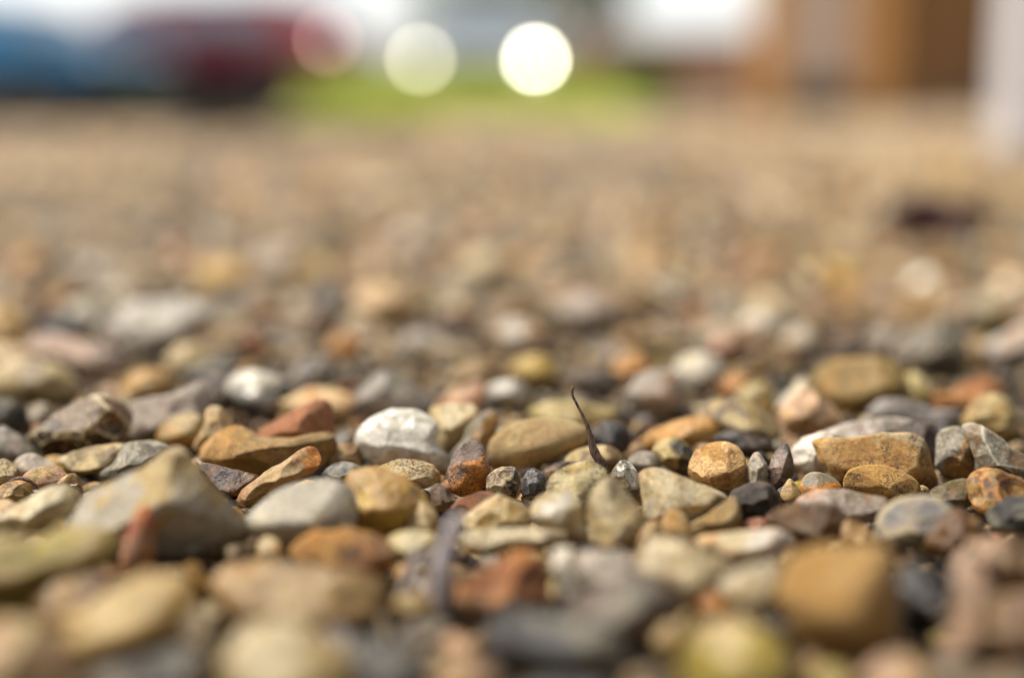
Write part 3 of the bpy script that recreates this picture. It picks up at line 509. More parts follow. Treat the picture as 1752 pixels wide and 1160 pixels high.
def patch_tone(p):
    # damp and dusty patches a hand's breadth across
    q = np.array([[p[0], p[1], 0.]]); return float(1 + .9 * vnoise(q, 16.0, 5.3)[0] + .8 * vnoise(q, 4.5, 9.1)[0])
def tone(c, r): return tuple(float(x) for x in np.clip(np.array(c) * r.uniform(.72, 1.12), 0, 1))

fill = []; y = 0.17
while y < 4.15:
    step = 0.0115 if y < 1.2 else 0.0115 + (y - 1.2) * .006
    half = 0.42 * y + 0.07
    for x in np.arange(-half, half, step * 1.12):
        a = rng.uniform(.006, .0125) * (1.25 if rng.random() < .12 else 1) * (rng.uniform(1.3, 1.8) if y > .62 and rng.random() < .22 else 1); s = (a, a * rng.uniform(.6, .95), a * rng.uniform(.42, .72))
        g = step / 0.0115; s = tuple(q * (1 + (g - 1) * .75) for q in s)
        px, py = x + rng.uniform(-.45, .45) * step, y + rng.uniform(-.45, .45) * step
        fill.append(dict(p=np.array([px, py, rng.uniform(-.0095 - (.004 if py > .7 else 0), -.0005 + (.005 if py > .7 else 0)) - s[2] * .3 - (.0075 if py < .50 else .006 if py < .62 else .002)]), s=s, R=rotm(rng, .38), lib=int(rng.integers(16)), pm=int(rng.choice(len(PALMIX), p=PW_SHADE if py < .56 else PW))))
    y += step * .82
y = 0.2
while y < 0.8:                                        # small chips caught between the larger ones
    for x in np.arange(-.36 * y - .04, .36 * y + .04, .0072):
        a = rng.uniform(.0022, .0052)
        fill.append(dict(p=np.array([x + rng.uniform(-.004, .004), y + rng.uniform(-.004, .004), rng.uniform(-.0075, -.001)]), s=(a, a * rng.uniform(.6, .95), a * rng.uniform(.45, .8)), R=rotm(rng, .6), lib=int(rng.integers(16)), pm=int(rng.choice(len(PALMIX), p=(PW_SHADE + PW) / 2))))
    y += .0070
# which named stone shows where (a coarse depth map, used only to settle the loose bed below the stones lying on it)
GW, GH = 438, 290
zb = np.full((GH, GW), 99.0); ow = np.full((GH, GW), -1)
yy, xx = np.mgrid[0:GH, 0:GW]; PXX, PYY = (xx + .5) * 4, (yy + .5) * 4
for i, h in enumerate(HEROES):
    q = h['poly']; ins = np.zeros((GH, GW), bool); j = len(q) - 1
    for k in range(len(q)):
        c = ((q[k, 1] > PYY) != (q[j, 1] > PYY)) & (PXX < (q[j, 0] - q[k, 0]) * (PYY - q[k, 1]) / (q[j, 1] - q[k, 1] + 1e-9) + q[k, 0]); ins ^= c; j = k
    m = ins & (h['zc'] < zb); zb[m] = h['zc']; ow[m] = i
hz = zb.copy()
keep = []
for f in fill:
    if f['p'][1] < 1.6:
        ext = np.abs(f['R'].T * np.array(f['s'])[None, :]) if False else np.abs(f['R'] @ np.diag(f['s']))
        hx, hzz = np.linalg.norm(ext[0]), np.linalg.norm(ext[2]); ok = False
        for drop in (0, .003, .006, .010, .015):
            p = f['p'] - [0, 0, drop]; X, Y, d = proj(p)
            rx, ry = hx / d * FPX * .9, (hzz * .95) / d * FPX
            x0, x1, y0, y1 = int((X - rx) / 4), int((X + rx) / 4) + 1, int((Y - ry) / 4), int((Y + ry) / 4) + 1
            if x1 < 0 or x0 >= GW or y0 >= GH: ok = True; break
            sub = hz[max(0, y0):max(0, y1), max(0, x0):max(0, x1)]
            if sub.size == 0 or ((sub > d) & (sub < 50)).mean() < .20: ok = True; break
        if not ok: continue
        f['p'] = p
    keep.append(f)
fill = keep
cnt = np.zeros(len(fill)); own = np.full((GH, GW), -1)
for i, f in enumerate(fill):
    X, Y, d = proj(f['p'])
    if f['p'][1] > 1.6: continue
    ext = np.abs(f['R'] @ np.diag(f['s'])); rx, ry = np.linalg.norm(ext[0]) / d * FPX * .92, (np.linalg.norm(ext[2]) * .97 + np.linalg.norm(ext[1]) * .12) / d * FPX
    x0, x1, y0, y1 = max(0, int((X - rx) / 4)), min(GW, int((X + rx) / 4) + 1), max(0, int((Y - ry) / 4)), min(GH, int((Y + ry) / 4) + 1)
    if x1 <= x0 or y1 <= y0: continue
    e = (((PXX[y0:y1, x0:x1] - X) / rx) ** 2 + ((PYY[y0:y1, x0:x1] - Y) / ry) ** 2 < 1) & (d < zb[y0:y1, x0:x1])
    zb[y0:y1, x0:x1][e] = d; own[y0:y1, x0:x1][e] = i
ids, c = np.unique(own[own >= 0], return_counts=True); cnt[ids] = c
N_AUTO = 300 - len(HEROES)
chosen = set(int(i) for i in np.argsort(-cnt)[:N_AUTO])

# -- the largest of them as stones of their own
libme = [make_mesh('gravel_stone', q[4], ICO[4][1], M_STONE) for q in LIB]
used = set(); HX = np.array([[h['cen'][0], h['cen'][1]] for h in HEROES])
for i in sorted(chosen, key=lambda i: -cnt[i]):
    f = fill[i]; r = np.random.default_rng(5000 + i); a, b, c_, _ = PALMIX[f['pm']]
    o = bpy.data.objects.new('gravel_stone', libme[f['lib']]); sc.collection.objects.link(o)
    M3 = f['R'] @ np.diag(f['s']); o.matrix_world = Matrix([[*M3[k], f['p'][k]] for k in range(3)] + [[0, 0, 0, 1]])
    o['ca'] = tone(PL[a], r); o['cb'] = tone(PL[b], r); o['cc'] = tone(PL[c_], r); o['pr'] = (float(r.uniform(.18, .55)), float(r.choice([0, .1, .5])), .5); o['ts'] = 1.0; o['ed'] = .3
    o['sd'] = (0.0, 0.0, 0.0); o['so'] = 0.0
    X, Y, d = proj(f['p']); big = cnt[i]
    dd = np.hypot((HX[:, 0] - X), (HX[:, 1] - Y) * 1.6); order = np.argsort(dd)
    size = 'tiny' if big < 12 else 'small' if big < 40 else 'larger'; shp = 'flat' if f['s'][2] / f['s'][0] < .5 else 'chunky' if f['s'][2] / f['s'][0] > .62 else 'rounded'
    def rel(j):
        dx, dy = X - HX[j, 0], Y - HX[j, 1]
        if abs(dx) > abs(dy) * 1.8: return ('right of', 'left of')[dx < 0]
        return ('in front of', 'behind')[dy < 0]
    lab = None
    for j in order[:6]:
        for s in ((WORD[a], shp), ):
            t = f"{size} {s[1]} {s[0]} stone {rel(j)} the {HEROES[j]['k']}"
            if t not in used and lab is None and len(t.split()) <= 16: lab = t
    if lab is None:
        for j in order[:6]:
            for j2 in order[:6]:
                t = f"{size} {WORD[a]} stone between the {HEROES[j]['k']} and the {HEROES[j2]['k']}"
                if j < j2 and t not in used and lab is None and len(t.split()) <= 16: lab = t
    used.add(lab); tag(o, lab or f'{size} {shp} {WORD[a]} gravel stone', 'stone', 'loose stones of the gravel drive')

# -- all the rest as one mass
rest = [f for i, f in enumerate(fill) if i not in chosen]
VV, FF, CA, CB, CC, LP, PR = [], [], [], [], [], [], []; nv = 0
for i, f in enumerate(rest):
    yv = f['p'][1]; lv = (3 if .33 < yv < .50 else 2) if f['s'][0] < .0053 else 3 if yv < .95 else 2
    P = LIB[f['lib']][lv]; W = P @ (f['R'] @ np.diag(f['s'])).T + f['p']
    VV.append(W); FF.append(ICO[lv][1] + nv); n = len(P); nv += n
    a, b, c_, _ = PALMIX[f['pm']]; t = rng.uniform(.70, 1.14, 3) * patch_tone(f['p']) * (1.0 if yv < .6 else rng.choice([.62, 1.2, 1.5], p=[.20, .52, .28]))
    CA.append(np.tile(np.r_[np.array(PL[a]) * t[0], 1], (n, 1))); CB.append(np.tile(np.r_[np.array(PL[b]) * t[1], 1], (n, 1))); CC.append(np.tile(np.r_[np.array(PL[c_]) * t[2], 1], (n, 1)))
    LP.append(P + rng.uniform(0, 90, 3)); PR.append(np.tile([rng.uniform(.22, .6), rng.choice([0, .1, .5]), .5], (n, 1)))
me = make_mesh('gravel', np.vstack(VV), np.vstack(FF), M_BED)
for nm, dat, ty in (('ca', CA, 'FLOAT_COLOR'), ('cb', CB, 'FLOAT_COLOR'), ('cc', CC, 'FLOAT_COLOR'), ('lp', LP, 'FLOAT_VECTOR'), ('pr', PR, 'FLOAT_VECTOR')):
    at_ = me.attributes.new(nm, ty, 'POINT'); at_.data.foreach_set('color' if 'COLOR' in ty else 'vector', np.vstack(dat).astype(np.float32).ravel())
gr = bpy.data.objects.new('gravel', me); sc.collection.objects.link(gr)
tag(gr, 'mixed tan, ochre and grey flint gravel covering the drive', 'gravel', kind='stuff')

# ---------------------------------------------------------------- twigs and dry stalks among the stones
def tube(name, pts, rads, yb, mat, parent=None, flat=.6, dzs=None):
    zc = depth_of(yb); px = zc / FPX; bm = bmesh.new(); rings = []; pts = np.array(pts, float); K = 10
    Q, Rr = [], []
    for i in range(len(pts) - 1):
        a, b, c, d = pts[max(i - 1, 0)], pts[i], pts[i + 1], pts[min(i + 2, len(pts) - 1)]
        for k in range(4):
            t = k / 4; Q.append(.5 * (2 * b + (c - a) * t + (2 * a - 5 * b + 4 * c - d) * t * t + (3 * b - a - 3 * c + d) * t ** 3)); Rr.append(rads[i] * (1 - t) + rads[i + 1] * t)
    Q.append(pts[-1]); Rr.append(rads[-1]); Q = np.array(Q)
    for i, (q, r) in enumerate(zip(Q, Rr)):
        t = Q[min(i + 1, len(Q) - 1)] - Q[max(i - 1, 0)]; t /= np.hypot(*t) + 1e-9; nrm = np.array([-t[1], t[0]])
        z = zc + (dzs or 0) * (i / len(Q)); ctr = C0 + z * (CR * (q[0] - 876) / FPX - CU * (q[1] - 580) / FPX + CF)
        ring = []
        for k in range(K):
            a = 2 * math.pi * k / K; rr = r * (1 + .12 * math.sin(3 * a + i * .7) + .06 * math.sin(i * 1.9))
            w = ctr + px * (rr * math.cos(a) * (CR * nrm[0] - CU * nrm[1]) + rr * flat * math.sin(a) * CF); ring.append(bm.verts.new(w))
        rings.append(ring)
    for a, b in zip(rings, rings[1:]):
        for k in range(K): bm.faces.new((a[k], a[(k + 1) % K], b[(k + 1) % K], b[k]))
    bm.faces.new(rings[0]); bm.faces.new(rings[-1][::-1]); bmesh.ops.recalc_face_normals(bm, faces=bm.faces[:])
    return bm_obj(name, bm, mat, parent, smooth=True)
def bark(name, c1, c2, rough):
    m = N(name); oc = m.n('TexCoord').outputs['Object']; s = m.n('Mapping', {'Vector': oc, 'Scale': (2600, 2600, 320)}).outputs[0]
    f = m.noise(s, 1.0, 5, .6); m.set('Base Color', m.mix(m.sstep(f, .4, .62), c1, c2)); m.set('Roughness', rough)
    m.set('Normal', m.n('Bump', {'Height': f, 'Strength': .7, 'Distance': .0004}).outputs[0]); return m.m
M_TWIG = bark('dark_bark', lin('4a362e'), lin('8a6c5c'), .6); M_STALK = bark('dry_stalk', lin('c8bebe'), lin('a89c9c'), .7)
tw = tube('twig', [(981, 661), (979, 675), (988, 694), (1001, 718), (1008, 740), (1016, 768), (1027, 792), (1037, 812), (1047, 835)], [2.8, 2.4, 2.2, 2.8, 4.2, 7.5, 8.6, 7.2, 5], 846, M_TWIG, flat=.45)
tag(tw, 'dark twig standing upright and tapering to a hooked tip, in sharp focus', 'twig')
t2 = tube('twig', [(4, 836), (20, 823), (36, 819), (52, 823), (68, 836)], [2, 3.4, 4, 3.4, 2], 858, M_TWIG)
tag(t2, 'short thin dark twig arched over the yellow brown stone with black hole', 'twig')
t3 = tube('twig', [(62, 470), (61, 500), (63, 530), (66, 575)], [7, 9, 11, 12], 590, M_TWIG)
tag(t3, 'blurred dark stub poking up behind the long pink stone', 'twig')
st = tube('dry_stalk', [(792, 880), (778, 902), (765, 935), (757, 975), (752, 1010), (752, 1050)], [8, 14, 18, 18, 14, 11], 1052, M_STALK)
tube('branch', [(722, 940), (708, 972), (694, 1005), (684, 1040)], [5, 9, 9, 6], 1052, M_STALK, st)
tag(st, 'blurred lilac grey forked stalk standing left of the salmon pink brick-like stone', 'stalk')
# curled plum-coloured dry leaf farther back on the drive
lb = ground(1592, 400, .004); bm = bmesh.new(); G = []
for i in range(15):
    row = []
    for j in range(9):
        u, v = i / 14 * 2 - 1, j / 8 * 2 - 1; wd = .019 * math.sqrt(max(0, 1 - u * u)) * (1 + .12 * math.sin(7 * u))
        row.append(bm.verts.new((u * .036, v * wd * .7, .002 + .012 * v * v * (1 - .3 * u) + .006 * math.sin(3 * u) + .004 * math.sin(5 * u + 3 * v))))
    G.append(row)
for i in range(14):
    for j in range(8): bm.faces.new((G[i][j], G[i + 1][j], G[i + 1][j + 1], G[i][j + 1]))
bmesh.ops.solidify(bm, geom=bm.faces[:], thickness=.0012)
lf = bm_obj('dry_leaf', bm, bark('leaf_plum', lin('5a3a44'), lin('7a5460'), .5), smooth=True); lf.location = lb; lf.rotation_euler = (.5, .2, .15); lf.scale = (1.25, 1.3, 1.6)
tag(lf, 'dark plum curled dry leaf lying on the gravel beyond the focus', 'leaf')
tube('stalk', [(1598, 372), (1590, 340), (1588, 310)], [7, 6, 4], 396, M_TWIG).name = 'dry_leaf_stalk'
bpy.data.objects['dry_leaf_stalk'].name = 'twig'; tk = [o for o in sc.objects if o.name.startswith('twig')][-1]
for o in sc.objects:
    if o.name.startswith('twig') and 'label' not in o: tag(o, 'faint upright twig rising behind the plum curled leaf', 'twig')

# ---------------------------------------------------------------- ground sheets
def sheet(name, pts, mat, kind='structure'):
    o = mesh_obj(name, pts, [range(len(pts))], mat); o['kind'] = kind; return o
def drive_material():
    m = N('drive_gravel'); oc = m.n('TexCoord').outputs['Object']
    vo = m.n('TexVoronoi', {'Vector': oc, 'Scale': 62.0}); f = m.noise(oc, 2.2, 5, .65)
    sp = m.n('SeparateColor', {0: vo.outputs['Color']})
    c = m.mix(m.sstep(sp.outputs[0], .2, .8), lin('bea68a'), lin('8c765c')); c = m.mix(m.sstep(sp.outputs[1], .7, .95), c, lin('e4dccc')); c = m.mix(m.sstep(sp.outputs[2], .75, .95), c, lin('7c7270'))
    c = m.mix(m.sstep(f, .4, .65), c, lin('a48a66')); m.set('Base Color', c); m.set('Roughness', .9); m.set('Specular IOR Level', .05)
    m.set('Normal', m.n('Bump', {'Height': vo.outputs['Distance'], 'Strength': .7, 'Distance': .008, }, invert=True).outputs[0]); return m.m
M_DRIVE = drive_material()
soil = plain('bed_soil', lin('3a2e22'), .9, .4, 40)
sheet('ground', [(-200, -20, -.03), (200, -20, -.03), (200, 260, -.03), (-200, 260, -.03)], plain('field', lin('78805a'), .9, .3, .3))
sheet('gravel_subsoil', [(-3, -.5, -.026), (3, -.5, -.026), (3, 4.4, -.026), (-3, 4.4, -.026)], soil)
sheet('gravel_drive', [(-30, 4.05, -.006), (30, 4.05, -.006), (30, 40, -.006), (-30, 40, -.006)], M_DRIVE)

def X_at(px, d): return (px - 876) / FPX * d          # sideways metres of a sight line at distance d
# dark brown strip of ground before the parked cars
lit = []
def lx(k, d): return X_at(190 + (720 - 190) * k / 40, d)
for k in range(41):
    x = lx(k, 4.15); lit.append((x, 4.15 + .22 * math.sin(k * .9) + .1 * math.sin(k * 2.3) + (0 if 4 < k < 36 else abs(k - 20) - 15) * .25, .0))
for k in range(40, -1, -1): x = lx(k, 7.3); lit.append((x, 7.2 + .2 * math.sin(k * 1.3), -.002))
sheet('parking_shade_strip', [(-30, 6.6, -.001), (X_at(250, 6.0), 6.0, -.001), (X_at(460, 6.6), 6.6, -.001), (X_at(505, 24), 24, -.001), (-30, 24, -.001)], plain('painted_car_shade', lin('2c2620'), .95, .3, 9))  # dark sheet paints the parked cars' shade onto the ground
sheet('dark_ground_strip', lit, plain('dark_ground', lin('423220'), .9, .45, 6, col2=lin('33291a')))
# lawn: rises into a low bank behind the drive
def lawn():
    V, Fc = [], []; nx, ny = 60, 40
    for j in range(ny + 1):
        for i in range(nx + 1):
            t = j / ny; yv = 9.4 + 11 * t; x = -1.62 * (yv / 10.5) + i / nx * X_at(1120 + 876 - 500, yv) ; s = min(1, max(0, (yv - 9.4) / 4.2)); s = s * s * (3 - 2 * s) * min(1, max(0, (17.5 - yv) / 3))
            e = min(1, max(0, i / 12)) * min(1, (nx - i) / 14); V.append((x, yv, .012 + (.30 * s) * e + .012 * math.sin(x * 3 + yv)))
    for j in range(ny):
        for i in range(nx): a = j * (nx + 1) + i; Fc.append((a, a + 1, a + nx + 2, a + nx + 1))
    o = mesh_obj('lawn', V, Fc, plain('lawn_green', lin('b4b850'), .9, .3, 1.2, col2=lin('8ca03c')), smooth=True); o['kind'] = 'structure'; return o
lawn()
bl = bmesh.new(); rr = random.Random(4)
for _ in range(9000):
    yv = rr.uniform(9.5, 14.5); x = -1.55 * (yv / 10.5) + rr.random() * X_at(1380, yv); s = min(1, max(0, (yv - 9.4) / 4.2)); z = .3 * s * s * (3 - 2 * s) + .005; a = rr.uniform(0, 6.28); hgt = rr.uniform(.03, .08); wd = .006
    p = [bl.verts.new((x - wd * math.cos(a), yv - wd * math.sin(a), z)), bl.verts.new((x + wd * math.cos(a), yv + wd * math.sin(a), z)), bl.verts.new((x + rr.uniform(-.03, .03), yv + rr.uniform(-.03, .03), z + hgt))]; bl.faces.new(p)
g = bm_obj('grass', bl, plain('grass_blade', lin('bcc252'), .9, .4, 3, col2=lin('90a43e'))); tag(g, 'bright yellow green grass on the bank beyond the drive', 'grass', kind='stuff')
kb = empty('edging_board', (0, 0, 0), label='thin pale edging board lying between gravel and lawn', cat='edging')
BX('board', plain('pale_timber', lin('c8b494'), .8, .2, 8), kb, X_at(1085, 7.6), X_at(1260, 7.6), 7.5, 7.56, -.004, .03, bevel=.004)
# ---------------------------------------------------------------- parked cars
M_TYRE = plain('tyre_rubber', lin('201f1f'), .8); M_RIM = plain('alloy', lin('9a9690'), .35, metal=.7); M_GLASS = plain('car_glass', lin('c4d4e4'), .12, coat=1.0, metal=.4); M_TRIM = plain('black_trim', lin('141414'), .5)
M_RED = plain('red_lens', lin('c02020'), .2); M_CLEAR = plain('headlamp_glass', lin('c8ccd0'), .1)
def lamp_mat(name, col, s): return plain(name, (.8, .8, .8), .3, emit=col, strength=s)
M_PLATE = plain('plate', lin('d8d8c8'), .4)
def ell(bm, c, r, seg=16):
    bmesh.ops.create_uvsphere(bm, u_segments=seg, v_segments=seg // 2, radius=1, matrix=Matrix.Translation(c) @ Matrix.Diagonal((*r, 1)))
def car(label, loc, rz, paint, L=4.1, Wd=1.74, H=1.45, lit=None, zs=1.0):
    """a hatchback: nose at +X of its own frame"""
    c = empty('parked_car', loc, rz, label=label, cat='car', group='cars parked beyond the drive')
    c.scale = (1, 1, zs)
    # body: side profile lofted across the width with tumblehome
    prof = [(-L/2+.02,.32),(-L/2,.55),(-L/2+.03,.80),(-L/2+.10,.93),(-.55*L/2,.96),(0,.94),(.38*L/2,.92),(.62*L/2,.88),(.86*L/2,.78),(L/2-.05,.66),(L/2,.48),(L/2-.03,.28),(L/2-.15,.20)]
    for cx in (L/2-.82, -L/2+.75):
        pass
    fx, bx = L/2 - .80, -L/2 + .72; R = .36
    low = [(fx + R * math.cos(a), .20 + .9 * R * math.sin(a) + .02) for a in np.linspace(0, math.pi, 9)] + [(bx + R * math.cos(a), .20 + .9 * R * math.sin(a) + .02) for a in np.linspace(0, math.pi, 9)]
    ring = prof + low + [(-L/2+.12,.22)]
    bm = bmesh.new(); secs = []
    for yv, sx, sz in ((-Wd/2+.02, .965, .97), (-Wd/2, .985, .985), (-Wd/4, 1, 1), (Wd/4, 1, 1), (Wd/2, .985, .985), (Wd/2-.02, .965, .97)):
        bul = .0
        secs.append([bm.verts.new((x * sx, yv, .2 + (z - .2) * sz)) for x, z in ring])
    for a, b in zip(secs, secs[1:]):
        for k in range(len(ring)): bm.faces.new((a[k], a[(k + 1) % len(ring)], b[(k + 1) % len(ring)], b[k]))
    bm.faces.new(secs[0][::-1]); bm.faces.new(secs[-1]); bmesh.ops.triangulate(bm, faces=[f for f in bm.faces if len(f.verts) > 4]); bmesh.ops.recalc_face_normals(bm, faces=bm.faces[:])
    bm_obj('body', bm, paint, c)
    # cabin
    cab = [(-L/2+.12,.93),(-L/2+.30,H-.10),(-L/2+.62,H),(.02*L,H),(.17*L,H-.10),(.31*L,.91)]
    bm = bmesh.new(); A = [bm.verts.new((x, -Wd/2 + .06 + (z - .9) * .28, z)) for x, z in cab]; B = [bm.verts.new((x, Wd/2 - .06 - (z - .9) * .28, z)) for x, z in cab]
    for k in range(5): bm.faces.new((A[k], A[k + 1], B[k + 1], B[k]))
    bm.faces.new(A); bm.faces.new(B[::-1]); bmesh.ops.recalc_face_normals(bm, faces=bm.faces[:]); bm_obj('roof', bm, paint, c, bevel=.03)
    # glazing sits proud of the cabin
    def quad(name, P, mat, th=.012):
        bm = bmesh.new(); f = bm.faces.new([bm.verts.new(p) for p in P]); bmesh.ops.solidify(bm, geom=[f], thickness=th); return bm_obj(name, bm, mat, c)
    w0, w1 = Wd/2 - .12, Wd/2 - .24
    quad('windscreen', [(.305*L,-w0,.94),(.305*L,w0,.94),(.18*L,w1,H-.12),(.18*L,-w1,H-.12)], M_GLASS, -.03)
    quad('rear_window', [(-L/2+.10,w0,.98),(-L/2+.10,-w0,.98),(-L/2+.27,-w1,H-.14),(-L/2+.27,w1,H-.14)], M_GLASS, -.03)
    for s in (-1, 1):
        yq = lambda z: s * (Wd/2 - .052 - (z - .9) * .28)
        for x0, x1, x2, x3 in ((-.36*L,-.02*L,-.02*L,-.33*L),(.0*L,.25*L,.16*L,.0*L)):
            P = [(x0, yq(.97), .97), (x1, yq(.97), .97), (x2, yq(H-.13), H-.13), (x3, yq(H-.13), H-.13)]
            quad('side_window', P if s < 0 else P[::-1], M_GLASS)
        bm = bmesh.new(); ell(bm, (.23*L, s*(Wd/2+.06), .98), (.06,.09,.06)); bm_obj('mirror', bm, paint, c, True)
        bm = bmesh.new(); ell(bm, (-L/2+.09, s*(Wd/2-.16), .80), (.10,.12,.10)); tl = bm_obj('tail_light', bm, M_RED, c, True)
        bm = bmesh.new(); ell(bm, (L/2-.11, s*(Wd/2-.25), .63), (.13,.16,.09)); hl = bm_obj('headlight', bm, M_CLEAR, c, True)
        if lit and lit[0] == 'front':
            bm = bmesh.new(); ell(bm, (L/2+.03, s*(Wd/2-.20), .635), (.02,.052,.052)); bm_obj('bulb', bm, lit[1] if s < 0 else lit[2], hl, True)
        if lit and lit[0] == 'rear' and s == lit[2]:
            bm = bmesh.new(); ell(bm, (-L/2-.02, s*(Wd/2-.14), .82), (.02,.06,.08)); bm_obj('bulb', bm, lit[1], tl, True)
        BX('shade_sill', M_TRIM, c, -L/2+.02, L/2-.04, min(s*(Wd/2-.03), s*(Wd/2+.012)), max(s*(Wd/2-.03), s*(Wd/2+.012)), .12, .47, bevel=.01)  # deep black sill added to stand for shade under the car
        BX('door_line', M_TRIM, c, -.02*L, -.02*L+.012, min(s*(Wd/2-.004), s*(Wd/2+.003)), max(s*(Wd/2-.004), s*(Wd/2+.003)), .34, .9)
        for cx in (fx, bx):
            bm = bmesh.new(); mt = Matrix.Translation((cx, s*(Wd/2-.11), .31)) @ Matrix.Rotation(math.pi/2, 4, 'X')
            bmesh.ops.create_cone(bm, cap_ends=True, segments=32, radius1=.31, radius2=.31, depth=.2, matrix=mt)
            wh = bm_obj('wheel', bm, M_TYRE, c, bevel=.02)
            bm = bmesh.new(); mt = Matrix.Translation((cx, s*(Wd/2-.006), .31)) @ Matrix.Rotation(math.pi/2, 4, 'X')
            bmesh.ops.create_cone(bm, cap_ends=True, segments=24, radius1=.21, radius2=.21, depth=.02, matrix=mt)
            for k in range(5):
                a = k * 2 * math.pi / 5; bmesh.ops.create_cube(bm, size=1, matrix=Matrix.Translation((cx + .1*math.cos(a), s*(Wd/2+.008), .31 + .1*math.sin(a))) @ Matrix.Rotation(-a, 4, 'Y') @ Matrix.Diagonal((.2, .014, .04, 1)))
            bm_obj('rim', bm, M_RIM, wh)
    BX('bumper', M_TRIM, c, L/2-.02, L/2+.025, -Wd/2+.06, Wd/2-.06, .2, .46, bevel=.02)
    BX('rear_bumper', M_TRIM, c, -L/2-.03, -L/2+.02, -Wd/2+.06, Wd/2-.06, .2, .48, bevel=.02)
    BX('grille', M_TRIM, c, L/2-.06, L/2+.006, -.4, .4, .50, .60, bevel=.01)
    BX('number_plate', M_PLATE, c, L/2+.026, L/2+.036, -.26, .26, .30, .41)
    return c
BLUE = plain('blue_paint', lin('0f94d0'), .2, coat=1.0, metal=.3); MAROON = plain('maroon_paint', lin('a84450'), .3, coat=1.0); SILVER = plain('silver_paint', lin('b4b6b0'), .35, metal=.3, coat=.8)
HL1 = lamp_mat('lit_headlamp', (1, .95, .72), 44); HL2 = lamp_mat('dim_headlamp', (1, .93, .68), 13); TL = lamp_mat('lit_tail_lamp', (1, .62, .56), 6.5)
car('blue hatchback parked with its nose towards the red one, at the left', (X_at(262, 15) - 2.0, 15.6, 0), math.radians(-18), BLUE, zs=.82)
car('dark red hatchback with one tail lamp glowing, behind the blue one', (X_at(584, 17) - 1.95, 18.2, .05), math.radians(180 - 14), MAROON, lit=('rear', TL, 1), zs=.92)
car('silver hatchback on the far side of the lawn with both headlamps lit', (X_at(818, 18), 20.4, -.015), math.radians(-90), SILVER, Wd=1.86, lit=('front', HL2, HL1))

# ---------------------------------------------------------------- trees, bush, hedge
def leafy(name, parent, blobs, n, size, mat, seed):
    r = np.random.default_rng(seed); w = np.array([b[3] * b[4] * b[5] for b in blobs]); w = w / w.sum(); V = []; Fc = []
    for k in range(n):
        b = blobs[r.choice(len(blobs), p=w)]; d = r.normal(size=3); d /= np.linalg.norm(d); rad = r.uniform(.55, 1.05) ** .6
        p = np.array(b[:3]) + d * np.array(b[3:]) * rad * (1 + .25 * math.sin(5 * d[0] + 4 * d[2])); u = r.normal(size=3); u /= np.linalg.norm(u); v = np.cross(u, r.normal(size=3)); v /= np.linalg.norm(v); s = size * r.uniform(.6, 1.3); i = len(V)
        V += [p - u * s, p + v * s * .5, p + u * s, p - v * s * .5]; Fc.append((i, i + 1, i + 2, i + 3))
    return mesh_obj(name, V, Fc, mat, parent)
LEAFG = plain('leaf_grey_green', lin('a4a890'), .7, .45, 1.5); LEAFB = plain('leaf_green', lin('7c9450'), .7, .4, 3); BARK = plain('trunk_bark', lin('5c4c3c'), .9, .4, 8)
def cone_seg(bm, p, q, r0, r1):
    p, q = Vector(p), Vector(q); d = q - p; m = Matrix.Translation((p + q) / 2) @ d.to_track_quat('Z', 'Y').to_matrix().to_4x4()
    bmesh.ops.create_cone(bm, cap_ends=True, segments=10, radius1=r0, radius2=r1, depth=d.length, matrix=m)
def tree(label, x, y, h, w, seed):
    t = empty('tree', (x, y, 0), label=label, cat='tree', group='trees beyond the lawn'); r = random.Random(seed); bm = bmesh.new()
    cone_seg(bm, (0, 0, 0), (.1, 0, h * .45), .22, .13); bl = []
    for k in range(7):
        a = k * .9 + r.random(); q = (math.cos(a) * w * .35, math.sin(a) * w * .35, h * (.5 + .35 * r.random())); cone_seg(bm, (.1, 0, h * .35), q, .09, .03); bl.append((*q, w * r.uniform(.2, .32), w * r.uniform(.2, .32), h * r.uniform(.12, .2)))
    bl.append((0, 0, h * .5, w * .35, w * .35, h * .2))
    bm_obj('trunk', bm, BARK, t); leafy('crown', t, bl, 5000, .12, LEAFG, seed); return t
tree('grey green tree showing above the silver hatchback', X_at(840, 38), 38, 5.0, 4.5, 11)
tree('dim distant tree between the silver hatchback and the brick garden wall', X_at(1010, 44), 44, 6.5, 3.4, 12)
hd = empty('hedge', (X_at(760, 30), 30, 0), label='long low grey green hedge beyond the lawn', cat='hedge')
leafy('foliage', hd, [(-4.5 + k * 1.0, .0, .55 + .05 * math.sin(k * 2), .75, .55, .62) for k in range(11)], 14000, .09, LEAFG, 21)
h2 = empty('hedge', (X_at(180, 24), 25, 0), label='added dark low hedge, standing in for shade beneath the blue and red cars', cat='hedge')  # hedge added to cover bright ground and darken the gap under the cars
leafy('foliage', h2, [(-5.2 + k * .9, .0, .30 + .05 * math.sin(k * 3), .7, .5, .42) for k in range(10)], 16000, .09, plain('leaf_dark', lin('34382a'), .8, .4, 2), 31)
bs = empty('bush', (X_at(1098, 18), 18, 0), label='small round green bush in front of the brick garden wall', cat='bush')
leafy('foliage', bs, [(0, 0, .35, .38, .35, .36), (.2, 0, .25, .3, .3, .26), (-.22, .05, .22, .28, .3, .24)], 3500, .05, LEAFB, 22)
bm = bmesh.new()
for k in range(6): cone_seg(bm, (0, 0, 0), (.25 * math.cos(k), .25 * math.sin(k), .45), .02, .008)
bm_obj('stem', bm, BARK, bs)

